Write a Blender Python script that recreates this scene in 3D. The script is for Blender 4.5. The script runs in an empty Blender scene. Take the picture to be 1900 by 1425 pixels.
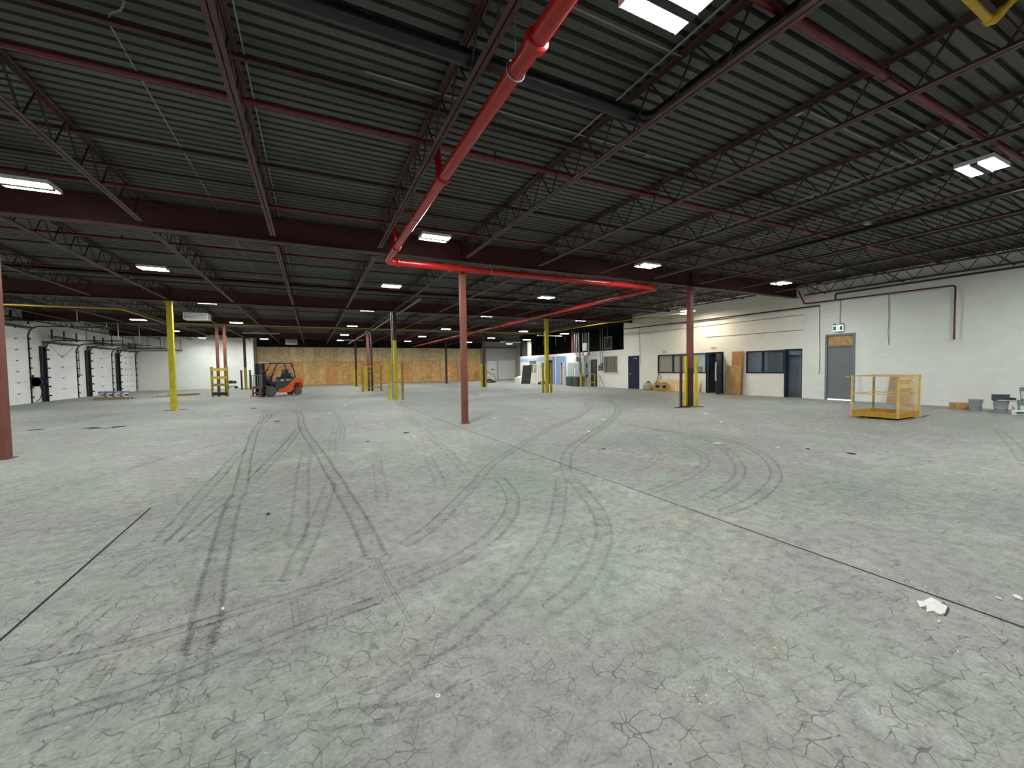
import bpy, bmesh, math, random
from mathutils import Vector, Matrix
random.seed(7)
S = bpy.context.scene
COL = S.collection
PI = math.pi
# ---------------------------------------------------------------- camera, world, exposure
YAW, PITCH, ROLL, FPX = 0.456929, 0.039448, -0.014551, 753.94
F = Vector((math.sin(YAW)*math.cos(PITCH), math.cos(YAW)*math.cos(PITCH), -math.sin(PITCH)))
R0 = Vector((math.cos(YAW), -math.sin(YAW), 0)); U0 = R0.cross(F)
R1 = R0*math.cos(ROLL) + U0*math.sin(ROLL); U1 = -R0*math.sin(ROLL) + U0*math.cos(ROLL)
cd = bpy.data.cameras.new('camera'); cam = bpy.data.objects.new('camera', cd); COL.objects.link(cam)
cd.sensor_fit = 'HORIZONTAL'; cd.sensor_width = 36.0; cd.lens = 36.0*FPX/1900; cd.clip_start = 0.05; cd.clip_end = 200
M = Matrix((R1, U1, -F)).transposed().to_4x4(); M.translation = Vector((-3.974, -11.236, 1.6)); cam.matrix_world = M
S.camera = cam
W = bpy.data.worlds.new('world'); S.world = W; W.use_nodes = True
W.node_tree.nodes['Background'].inputs[0].default_value = (.6, .65, .7, 1)
W.node_tree.nodes['Background'].inputs[1].default_value = 0.02
S.view_settings.view_transform = 'Standard'; S.view_settings.look = 'None'; S.view_settings.gamma = 1
S.view_settings.use_curve_mapping = False
S.view_settings.exposure = 2.3
S.cycles.max_bounces = 6; S.cycles.diffuse_bounces = 4; S.cycles.glossy_bounces = 2; S.cycles.transparent_max_bounces = 16
S.cycles.sample_clamp_indirect = 4.0
try: S.cycles.use_denoising = True
except Exception: pass
LAMP = 62.0

# ---------------------------------------------------------------- helpers
class MB:
    def __init__(s): s.v=[]; s.f=[]; s.m=[]; s.uv={}
    def add(s, vs, fs, mi=0):
        o=len(s.v); s.v += [tuple(v) for v in vs]
        for f in fs: s.f.append(tuple(o+i for i in f)); s.m.append(mi)
        return s
    def box(s, x0,x1,y0,y1,z0,z1, mi=0):
        if x0>x1: x0,x1=x1,x0
        if y0>y1: y0,y1=y1,y0
        if z0>z1: z0,z1=z1,z0
        v=[(x0,y0,z0),(x1,y0,z0),(x1,y1,z0),(x0,y1,z0),(x0,y0,z1),(x1,y0,z1),(x1,y1,z1),(x0,y1,z1)]
        return s.add(v,[(0,3,2,1),(4,5,6,7),(0,1,5,4),(1,2,6,5),(2,3,7,6),(3,0,4,7)],mi)
    def bar(s, p, q, w, h, up=(0,0,1), mi=0):
        p=Vector(p); q=Vector(q); d=(q-p).normalized(); u=Vector(up)
        if abs(d.dot(u))>.98: u=Vector((1,0,0))
        a=d.cross(u).normalized()*w/2; b=a.normalized().cross(d).normalized()*h/2
        v=[p-a-b,p+a-b,p+a+b,p-a+b,q-a-b,q+a-b,q+a+b,q-a+b]
        return s.add(v,[(0,1,2,3),(7,6,5,4),(0,4,5,1),(1,5,6,2),(2,6,7,3),(3,7,4,0)],mi)
    def tube(s, pts, r, n=8, mi=0, cap=True):
        pts=[Vector(p) for p in pts]; rs=r if isinstance(r,(list,tuple)) else [r]*len(pts)
        rings=[]; prev=None
        for i,p in enumerate(pts):
            if i==0: d=pts[1]-p
            elif i==len(pts)-1: d=p-pts[i-1]
            else: d=(pts[i+1]-p).normalized()+(p-pts[i-1]).normalized()
            d.normalize()
            if prev is None:
                t=Vector((0,0,1)) if abs(d.z)<.9 else Vector((1,0,0)); a=d.cross(t).normalized()
            else:
                a=prev-d*prev.dot(d); a.normalize()
            prev=a; b=d.cross(a)
            k=1.0
            if 0<i<len(pts)-1:
                c=(pts[i+1]-p).normalized().dot((p-pts[i-1]).normalized()); k=1/max(.5,math.sqrt((1+c)/2))
            rings.append([p+(a*math.cos(2*PI*j/n)+b*math.sin(2*PI*j/n))*rs[i]*k for j in range(n)])
        v=[x for r_ in rings for x in r_]; f=[]
        for i in range(len(pts)-1):
            for j in range(n): f.append((i*n+j,i*n+(j+1)%n,(i+1)*n+(j+1)%n,(i+1)*n+j))
        if cap: f.append(tuple(range(n))[::-1]); f.append(tuple((len(pts)-1)*n+j for j in range(n)))
        return s.add(v,f,mi)
    def lathe(s, prof, c=(0,0,0), n=20, mi=0, ax='z'):
        v=[];f=[]
        for (r,z) in prof:
            for j in range(n):
                a=2*PI*j/n; x,y=r*math.cos(a),r*math.sin(a)
                q={'z':(x,y,z),'y':(x,z,y),'x':(z,x,y)}[ax]
                v.append((c[0]+q[0],c[1]+q[1],c[2]+q[2]))
        for i in range(len(prof)-1):
            for j in range(n): f.append((i*n+j,i*n+(j+1)%n,(i+1)*n+(j+1)%n,(i+1)*n+j))
        if prof[0][0]>1e-4: f.append(tuple(range(n))[::-1])
        if prof[-1][0]>1e-4: f.append(tuple((len(prof)-1)*n+j for j in range(n)))
        return s.add(v,f,mi)
    def prism(s, poly, a, b, ax='y', mi=0):
        n=len(poly); v=[]
        for t in (a,b):
            for (p,q) in poly: v.append({'y':(p,t,q),'x':(t,p,q),'z':(p,q,t)}[ax])
        f=[tuple(range(n)),tuple(range(2*n-1,n-1,-1))]+[(i,n+i,n+(i+1)%n,(i+1)%n) for i in range(n)]
        return s.add(v,f,mi)
    def xf(s, mat):
        s.v=[tuple(mat@Vector(v)) for v in s.v]; return s
    def build(s, name, m, parent=None, smooth=False, bevel=0, loc=None):
        me=bpy.data.meshes.new(name); me.from_pydata(s.v,[],s.f)
        for k in (m if isinstance(m,(list,tuple)) else [m]): me.materials.append(k)
        for i,p in enumerate(me.polygons): p.material_index=s.m[i]
        bm=bmesh.new(); bm.from_mesh(me); bmesh.ops.recalc_face_normals(bm, faces=bm.faces[:]); bm.to_mesh(me); bm.free()
        if smooth:
            for p in me.polygons: p.use_smooth=True
            try: me.set_sharp_from_angle(angle=math.radians(40))
            except Exception: pass
        o=bpy.data.objects.new(name, me); COL.objects.link(o)
        if loc: o.location=loc
        if parent: o.parent=parent
        if bevel:
            b=o.modifiers.new('bevel','BEVEL'); b.width=bevel; b.segments=2; b.limit_method='ANGLE'
        return o
def shift(mb, loc):
    mb.v=[(a-loc[0],b-loc[1],c-loc[2]) for a,b,c in mb.v]; return mb
def thing(name, label, cat, loc=(0,0,0), rz=0, group=None):
    o=bpy.data.objects.new(name,None); COL.objects.link(o); o.empty_display_size=.2
    o.location=loc; o.rotation_euler=(0,0,rz); o['label']=label; o['category']=cat
    if group: o['group']=group
    return o
def tag(o,label,cat,group=None):
    o['label']=label; o['category']=cat
    if group: o['group']=group
    return o
def struct(o): o['kind']='structure'; return o
def one(name, mb, m, label, cat, loc, group=None, **k):
    o=shift(mb,loc).build(name,m,None,loc=loc,**k); return tag(o,label,cat,group)
def dup(root, loc, rz=0, label=None):
    kids=[c for c in ALLK.get(root.name,[])]
    r=root.copy(); COL.objects.link(r); r.location=loc; r.rotation_euler=(0,0,rz)
    if label: r['label']=label
    for ch in kids:
        c=ch.copy(); COL.objects.link(c); c.parent=r
        for g in [x for x in COL.objects if x.parent==ch]:
            d=g.copy(); COL.objects.link(d); d.parent=c
    return r
ALLK={}
def kids(root): ALLK[root.name]=[o for o in COL.objects if o.parent==root]; return root
ORD=['first','second','third','fourth','fifth','sixth','seventh','eighth','ninth','tenth','eleventh','twelfth','thirteenth','fourteenth','fifteenth','sixteenth']

# ---------------------------------------------------------------- materials
def nodes(name):
    m=bpy.data.materials.new(name); m.use_nodes=True; nt=m.node_tree
    return m, nt, nt.nodes['Principled BSDF']
def N(nt,t,**k):
    n=nt.nodes.new(t)
    for a,b in k.items():
        if a.startswith('_'): n.inputs[int(a[1:])].default_value=b
        else: setattr(n,a,b)
    return n
def pos(nt, sc=(1,1,1)):
    g=N(nt,'ShaderNodeNewGeometry'); mp=N(nt,'ShaderNodeMapping'); mp.inputs['Scale'].default_value=sc
    nt.links.new(g.outputs['Position'],mp.inputs[0]); return mp.outputs[0]
def noise(nt, vec, scale, detail=4, rough=.55, dist=0):
    n=N(nt,'ShaderNodeTexNoise'); n.inputs['Scale'].default_value=scale; n.inputs['Detail'].default_value=detail
    n.inputs['Roughness'].default_value=rough; n.inputs['Distortion'].default_value=dist
    if vec: nt.links.new(vec,n.inputs['Vector'])
    return n.outputs['Fac']
def ramp(nt, fac, stops):
    r=N(nt,'ShaderNodeValToRGB'); e=r.color_ramp.elements
    while len(e)<len(stops): e.new(.5)
    for i,(p,c) in enumerate(stops):
        e[i].position=p; e[i].color=(c,c,c,1) if isinstance(c,(int,float)) else (*c,1)
    nt.links.new(fac,r.inputs[0]); return r.outputs[0]
def mixc(nt, fac, a, b, mode='MIX'):
    n=N(nt,'ShaderNodeMix',data_type='RGBA',blend_type=mode)
    for i_,(sock,val) in enumerate(((n.inputs[0],fac),(n.inputs[6],a),(n.inputs[7],b))):
        if hasattr(val,'is_output'): nt.links.new(val,sock)
        elif isinstance(val,(int,float)): sock.default_value=val if i_==0 else (val,val,val,1)
        else: sock.default_value=(*val,1)
    return n.outputs[2]
def math_(nt, op, a, b=0, c=None):
    n=N(nt,'ShaderNodeMath',operation=op)
    for i,v in enumerate((a,b) if c is None else (a,b,c)):
        if hasattr(v,'is_output'): nt.links.new(v,n.inputs[i])
        else: n.inputs[i].default_value=v
    return n.outputs[0]
def bump(nt, p, h, strength=.3, dist=.02):
    b=N(nt,'ShaderNodeBump'); b.inputs['Strength'].default_value=strength; b.inputs['Distance'].default_value=dist
    nt.links.new(h,b.inputs['Height']); nt.links.new(b.outputs[0],p.inputs['Normal'])
def mat(name, c, rough=.6, metal=0, var=.25, scale=3, c2=None, bmp=0, spec=.5, dirt=None):
    m,nt,p=nodes(name); v=pos(nt); n=noise(nt,v,scale,5)
    c2=c2 or tuple(x*(1-var) for x in c); hi=tuple(min(1,x*(1+var*.5)) for x in c)
    col=ramp(nt,n,[(.3,c2),(.62,c),(.85,hi)] if not dirt else [(.3,c2),(.5,c),(.85,hi)])
    if dirt:
        d=ramp(nt,noise(nt,v,scale*2.7,6,.7),[(dirt[1],0),(dirt[1]+.08,1)])
        col=mixc(nt,d,col,dirt[0])
    nt.links.new(col,p.inputs['Base Color']); p.inputs['Roughness'].default_value=rough
    p.inputs['Metallic'].default_value=metal; p.inputs['Specular IOR Level'].default_value=spec
    if bmp: bump(nt,p,noise(nt,v,scale*6,4),bmp,.01)
    return m
def emis(name, c, s, base=None):
    m,nt,p=nodes(name); p.inputs['Base Color'].default_value=(*(base or c),1)
    p.inputs['Emission Color'].default_value=(*c,1); p.inputs['Emission Strength'].default_value=s
    # only give a gentle mottling so the diffuser is not a flat colour
    n=noise(nt,pos(nt),25,2); nt.links.new(ramp(nt,n,[(0,tuple(x*.92 for x in c)),(1,c)]),p.inputs['Emission Color'])
    return m
M_={}
M_['steel']=mat('joist_paint',(.100,.043,.036),.55,0,.3,2,c2=(.05,.022,.02))
M_['girder']=mat('girder_paint',(.062,.0115,.0105),.6,0,.3,1.5)
M_['web']=mat('web_rod_paint',(0.03,0.015,0.0135),.6,0,.3,4)
M_['bridging']=mat('bridging_paint',(.04,.011,.012),.6,0,.3,2)
M_['column']=mat('column_red_paint',(.18,.054,.037),.55,0,.25,2.5,dirt=((.35,.2,.17),.66))
M_['column_dark']=mat('column_brown_paint',(0.06,0.0228,0.018),.6,0,.3,3)
M_['yellow']=mat('yellow_paint',(.60,.50,.012),.5,0,.25,4,dirt=((.14,.11,.03),.68))
M_['yellow_dark']=mat('worn_yellow_paint',(.34,.27,.02),.6,0,.4,5,dirt=((.06,.045,.02),.6))
M_['yellow_pale']=mat('pale_yellow_paint',(0.68,0.476,0.17),.5,0,.2,5,dirt=((.38,.18,.05),.62))
M_['yellow_pipe']=mat('yellow_pipe_paint',(0.44,0.336,0.016),.45,0,.15,5)
M_['tray']=mat('tray_yellow_paint',(0.496,0.272,0.024),.5,0,.3,6,dirt=((.3,.14,.02),.6))
M_['red']=mat('fire_main_red',(0.39,0.009,0.009),.22,0,.12,2)
M_['darkred']=mat('sprinkler_red',(.13,.0045,.011),.4,0,.2,3)
M_['navy']=mat('navy_pipe_wrap',(0.006,0.007,0.011),.3,0,.3,3)
M_['black']=mat('black_metal',(.012,.012,.013),.45,0,.3,5)
M_['darksteel']=mat('track_steel',(0.0385,0.042,0.042),.45,.5,.35,6)
M_['galv']=mat('galvanised_conduit',(0.294,0.301,0.294),.4,.4,.15,6)
M_['galvd']=mat('dull_conduit',(0.154,0.154,0.147),.45,.3,.2,6)
M_['alu']=mat('aluminium',(.72,.73,.74),.35,.5,.1,8)
M_['white']=mat('white_enamel',(0.7125,0.722,0.703),.45,0,.08,4)
M_['doorwhite']=mat('dock_door_white',(.88,.90,.88),.5,0,.06,1.3,dirt=((.55,.57,.54),.70))
M_['grey']=mat('grey_door_paint',(0.1615,0.1785,0.1955),.5,0,.08,2)
M_['greyframe']=mat('grey_frame_paint',(0.187,0.1997,0.221),.5,0,.1,3)
M_['blue']=mat('navy_blue_paint',(0.004,0.011,0.05),.4,0,.2,3)
M_['bluesteel']=mat('blue_grey_door',(0.033,0.045,0.072),.4,0,.3,5)
M_['paleblue']=mat('pale_blue_wallpaint',(.24,.33,.58),.7,0,.1,2)
M_['skyblue']=mat('sky_blue_wallpaint',(.38,.54,.74),.7,0,.1,2)
M_['wood']=mat('raw_lumber',(.45,.31,.16),.7,0,.25,6)
M_['cardboard']=mat('cardboard',(0.384,0.264,0.144),.8,0,.12,4)
M_['sack']=mat('dusty_sack',(.42,.36,.27),.9,0,.4,9,bmp=.5)
M_['hose']=mat('yellow_hose',(0.612,0.3825,0.0085),.4,0,.2,9)
M_['orange']=mat('orange_paint',(.78,.115,.018),.35,0,.08,2)
M_['forkred']=mat('fork_red_paint',(0.33,0.072,0.06),.5,0,.2,5)
M_['slate']=mat('slate_green_panel',(.045,.06,.063),.4,0,.2,4)
M_['tyre']=mat('tyre_rubber',(.13,.118,.10),.9,0,.25,10,bmp=.4)
M_['rim']=mat('wheel_rim',(.04,.04,.042),.5,.3,.2,8)
M_['seat']=mat('black_vinyl',(.015,.016,.018),.45,0,.2,8)
M_['pail']=mat('grey_pail_plastic',(0.264,0.288,0.336),.35,0,.08,5)
M_['label']=mat('white_label_paper',(.75,.75,.75),.6,0,.08,20)
M_['labelred']=mat('red_label_print',(.45,.08,.10),.6,0,.2,20)
M_['green']=mat('green_print',(.01,.17,.10),.5,0,.1,10)
M_['bluetext']=mat('blue_print',(.02,.04,.20),.5,0,.1,10)
M_['tan']=mat('tan_blind',(.36,.33,.26),.8,0,.06,2)
M_['beige']=mat('beige_door',(.66,.54,.40),.6,0,.08,2)
M_['post']=mat('whitewashed_post',(.55,.50,.42),.7,0,.2,4)
M_['dark']=mat('painted_void_shade',(0.0042,0.00385,0.00385),.9,0,.3,1)  # near-black, shade of the void and the board-wall gap put into the colour
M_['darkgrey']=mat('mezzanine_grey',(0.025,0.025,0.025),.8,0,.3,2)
M_['cabinet']=mat('grey_green_cabinet',(.38,.43,.41),.45,0,.1,4)
M_['machine']=mat('machine_grey',(0.07,0.0805,0.084),.5,0,.15,5)
M_['paper']=mat('torn_paper',(.78,.80,.74),.8,0,.1,30,bmp=.4)
M_['paperedge']=mat('paper_edge',(.06,.06,.07),.8)
M_['officewall']=mat('office_wall',(.10,.115,.13),.6,0,.1,2)
M_['officepale']=mat('office_pale_wall',(.50,.56,.52),.6,0,.05,2)
M_['lamp']=emis('lamp_diffuser',(.985,1,.955),LAMP)
M_['lampwarm']=emis('lamp_diffuser_warm',(1,.87,.68),LAMP)
M_['lampcool']=emis('office_lamp_diffuser',(.8,.95,1),20)
M_['exit']=emis('exit_sign_face',(.6,.85,.8),.25)
M_['daygap']=emis('daylight_gap',(1,1,1),.5)

def brickwall(name, c, crack=.0, grey=(.5,.52,.5)):
    m,nt,p=nodes(name)
    g=N(nt,'ShaderNodeNewGeometry'); sx=N(nt,'ShaderNodeSeparateXYZ'); nt.links.new(g.outputs['Position'],sx.inputs[0])
    xy=math_(nt,'ADD',sx.outputs[0],sx.outputs[1]); cb=N(nt,'ShaderNodeCombineXYZ')
    nt.links.new(xy,cb.inputs[0]); nt.links.new(sx.outputs[2],cb.inputs[1])
    b=N(nt,'ShaderNodeTexBrick'); nt.links.new(cb.outputs[0],b.inputs[0])
    b.inputs['Scale'].default_value=1; b.inputs['Brick Width'].default_value=.4; b.inputs['Row Height'].default_value=.2; b.inputs['Mortar Size'].default_value=.008
    b.inputs['Color1'].default_value=(1,1,1,1); b.inputs['Color2'].default_value=(.96,.96,.96,1); b.inputs['Mortar'].default_value=(.93,.93,.93,1)
    v=g.outputs['Position']
    base=ramp(nt,noise(nt,v,.9,5,.6),[(.3,tuple(x*.93 for x in c)),(.65,c)])
    col=mixc(nt,1.0,base,b.outputs['Color'],'MULTIPLY')
    if crack:
        mp=N(nt,'ShaderNodeMapping'); mp.inputs['Scale'].default_value=(1,1,3.2); nt.links.new(v,mp.inputs[0])
        st=ramp(nt,noise(nt,mp.outputs[0],5,8,.75,.4),[(.60,0),(.66,crack)])
        col=mixc(nt,st,col,grey)
    nt.links.new(col,p.inputs['Base Color']); p.inputs['Roughness'].default_value=.75
    bump(nt,p,b.outputs['Color'],.25,.01); return m
M_['wallnear']=brickwall('painted_block_smooth',(.78,.81,.77),.15,(.6,.62,.57))
M_['wallfar']=brickwall('painted_block_aged',(.86,.84,.77),.6,(.5,.47,.4))
M_['wallwhite']=brickwall('painted_block_white',(.86,.88,.83),.1)
M_['wallgrey']=brickwall('grey_block',(.62,.64,.64),.3,(.3,.3,.3))
M_['concrete_edge']=brickwall('bare_block_pier',(.30,.27,.22),.5,(.15,.14,.12))

def deckmat():
    m,nt,p=nodes('corrugated_steel_deck'); v=pos(nt,(.25,1,1)); n=noise(nt,v,2.2,6,.6)
    col=ramp(nt,n,[(.28,(.042,.045,.040)),(.6,(.070,.073,.065)),(.85,(.093,.096,.087))])
    nt.links.new(col,p.inputs['Base Color']); p.inputs['Roughness'].default_value=.55; p.inputs['Metallic'].default_value=.0
    return m
M_['deck']=deckmat()
def osb(name, warm, pale):
    m,nt,p=nodes(name); g=N(nt,'ShaderNodeNewGeometry')
    mp=N(nt,'ShaderNodeMapping'); mp.inputs['Scale'].default_value=(.82,.05,.6); nt.links.new(g.outputs['Position'],mp.inputs[0])
    vo=N(nt,'ShaderNodeTexBrick'); sx=N(nt,'ShaderNodeSeparateXYZ'); nt.links.new(g.outputs['Position'],sx.inputs[0]); cb=N(nt,'ShaderNodeCombineXYZ')
    nt.links.new(sx.outputs[0],cb.inputs[0]); nt.links.new(sx.outputs[2],cb.inputs[1]); nt.links.new(cb.outputs[0],vo.inputs[0])
    vo.offset=0.0; vo.inputs['Brick Width'].default_value=1.22; vo.inputs['Row Height'].default_value=2.68; vo.inputs['Mortar Size'].default_value=.012; vo.inputs['Scale'].default_value=1
    vo.inputs['Color1'].default_value=(*warm,1); vo.inputs['Color2'].default_value=(*pale,1); vo.inputs['Mortar'].default_value=(warm[0]*.45,warm[1]*.4,warm[2]*.4,1)
    n=noise(nt,pos(nt,(3.2,3,2.2)),1,9,.85); f=ramp(nt,n,[(.33,.55),(.5,1.0),(.68,1.45)])
    col=mixc(nt,1.0,vo.outputs['Color'],f,'MULTIPLY')
    st=ramp(nt,noise(nt,pos(nt,(1.2,1,.4)),1,4),[(.45,0),(.75,.5)]); col=mixc(nt,st,col,tuple(x*.6 for x in warm))
    nt.links.new(col,p.inputs['Base Color']); p.inputs['Roughness'].default_value=.6
    return m
M_['osb']=osb('osb_lower_sheets',(.72,.36,.11),(.76,.50,.22))
M_['osb_pale']=osb('osb_upper_sheets',(.78,.61,.33),(.62,.45,.23))
def ply(name,c):
    m,nt,p=nodes(name); n=noise(nt,pos(nt,(3,3,1)),3,7,.7); col=ramp(nt,n,[(.3,tuple(x*.55 for x in c)),(.55,c),(.8,tuple(min(1,x*1.15) for x in c))])
    nt.links.new(col,p.inputs['Base Color']); p.inputs['Roughness'].default_value=.7; return m
M_['ply']=ply('stained_plywood',(.50,.31,.12)); M_['plyred']=ply('reddish_plywood',(.48,.22,.085)); M_['plypale']=ply('clean_plywood',(.78,.58,.32))

def floormat():
    m,nt,p=nodes('worn_concrete'); g=N(nt,'ShaderNodeNewGeometry'); v=g.outputs['Position']
    big=noise(nt,v,.35,6,.6,.3); mid=noise(nt,v,1.6,7,.62,.4); fin=noise(nt,v,9,6,.65); gr=noise(nt,v,55,4,.7)
    c=ramp(nt,big,[(.34,(.225,.285,.250)),(.47,(.31,.335,.305)),(.58,(.30,.295,.285)),(.70,(.33,.355,.335))])
    c=mixc(nt,ramp(nt,mid,[(.36,.6),(.62,0)]),c,(.205,.215,.20))
    c=mixc(nt,ramp(nt,noise(nt,v,.8,7,.68,.8),[(.55,0),(.70,.5)]),c,(.42,.46,.42))      # pale worn paint
    c=mixc(nt,ramp(nt,noise(nt,pos(nt,(1,1.3,1)),.55,6,.6,1.2),[(.60,0),(.72,.4)]),c,(.40,.38,.25))   # yellowish patches
    c=mixc(nt,ramp(nt,noise(nt,pos(nt,(1.4,1,1)),.62,5,.65,.6),[(.56,0),(.72,.5)]),c,(.225,.21,.205))   # brownish grey patches
    c=mixc(nt,1.0,c,ramp(nt,fin,[(.3,.70),(.5,1.0),(.72,1.2)]),'MULTIPLY')
    c=mixc(nt,1.0,c,ramp(nt,gr,[(.3,.74),(.5,1.0),(.72,1.2)]),'MULTIPLY')
    wh=noise(nt,v,13,6,.75,.5); c=mixc(nt,ramp(nt,wh,[(.64,0),(.72,.5)]),c,(.55,.58,.55))
    # short dark scuffs
    sc=noise(nt,pos(nt,(2.0,9,1)),2.2,6,.72,.9); c=mixc(nt,ramp(nt,sc,[(.58,0),(.66,.55)]),c,(.095,.092,.088))
    sc=noise(nt,pos(nt,(8,3,1)),2.6,6,.7,.8); c=mixc(nt,ramp(nt,sc,[(.60,0),(.68,.5)]),c,(.09,.088,.082))
    sp=noise(nt,v,17,3,.6); c=mixc(nt,ramp(nt,sp,[(.71,0),(.735,.8)]),c,(.045,.045,.045))
    # crazing cracks, only in patches
    wv=N(nt,'ShaderNodeMix',data_type='VECTOR'); wn=N(nt,'ShaderNodeTexNoise'); wn.inputs['Scale'].default_value=5; nt.links.new(v,wn.inputs['Vector'])
    wv.inputs[0].default_value=.10; nt.links.new(v,wv.inputs[4]); nt.links.new(wn.outputs['Color'],wv.inputs[5])
    hsum=None
    for scl,th,mk,lo in ((12.0,.035,.85,.42),(3.4,.006,.5,.55)):
        vo=N(nt,'ShaderNodeTexVoronoi',feature='DISTANCE_TO_EDGE'); vo.inputs['Scale'].default_value=scl; nt.links.new(wv.outputs[1],vo.inputs['Vector'])
        cr=ramp(nt,vo.outputs['Distance'],[(0,1),(th,0)])
        pm=ramp(nt,noise(nt,v,.5 if scl>5 else .3,3,.5),[(lo,0),(lo+.12,1)])
        brk=ramp(nt,noise(nt,v,6,3,.6),[(.44,0),(.54,1)])
        k=math_(nt,'MULTIPLY',math_(nt,'MULTIPLY',cr,pm),math_(nt,'MULTIPLY',brk,mk)); c=mixc(nt,k,c,(.07,.068,.065))
        hsum=k if hsum is None else math_(nt,'ADD',hsum,k)
    nt.links.new(c,p.inputs['Base Color'])
    nt.links.new(ramp(nt,mid,[(.3,.55),(.7,.8)]),p.inputs['Roughness']); p.inputs['Specular IOR Level'].default_value=.35
    h=math_(nt,'SUBTRACT',math_(nt,'ADD',math_(nt,'MULTIPLY',fin,.5),math_(nt,'MULTIPLY',gr,.3)),hsum)
    bump(nt,p,h,.35,.01); return m
M_['floor']=floormat()
def trackmat(name, s):
    m,nt,p=nodes(name); uv=N(nt,'ShaderNodeUVMap'); sx=N(nt,'ShaderNodeSeparateXYZ'); nt.links.new(uv.outputs[0],sx.inputs[0])
    u=sx.outputs[0]; w=sx.outputs[1]
    e=math_(nt,'ABSOLUTE',math_(nt,'SUBTRACT',u,.5))                 # 0 centre .. .5 edge
    prof=ramp(nt,math_(nt,'MULTIPLY',e,2),[(0,.12),(.45,.20),(.70,1.0),(.85,.7),(1,0)])
    g=N(nt,'ShaderNodeNewGeometry'); n1=ramp(nt,noise(nt,g.outputs['Position'],4,6,.7),[(.26,.35),(.60,1)]); n2=ramp(nt,noise(nt,g.outputs['Position'],40,5,.8),[(.35,.1),(.62,1)])
    tr=ramp(nt,math_(nt,'SINE',math_(nt,'MULTIPLY',w,2*PI/.075)),[(.0,.75),(.8,1)])
    a=math_(nt,'MULTIPLY',math_(nt,'MULTIPLY',prof,n1),math_(nt,'MULTIPLY',n2,tr)); 
    fade=ramp(nt,noise(nt,g.outputs['Position'],.7,3),[(.3,.65),(.6,1)]); a=math_(nt,'MULTIPLY',a,math_(nt,'MULTIPLY',fade,s))
    p.inputs['Base Color'].default_value=(.085,.082,.078,1); p.inputs['Roughness'].default_value=.7; nt.links.new(a,p.inputs['Alpha'])
    m.blend_method='HASHED' if hasattr(m,'blend_method') else None
    return m
def glass(name, tint, alpha):
    m,nt,p=nodes(name); n=noise(nt,pos(nt),1.3,2)
    nt.links.new(ramp(nt,n,[(.3,tuple(x*.8 for x in tint)),(.7,tint)]),p.inputs['Base Color'])
    p.inputs['Roughness'].default_value=.06; p.inputs['Alpha'].default_value=alpha; p.inputs['Specular IOR Level'].default_value=.8; return m
M_['glass']=glass('window_glass',(.10,.15,.16),.40)
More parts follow.
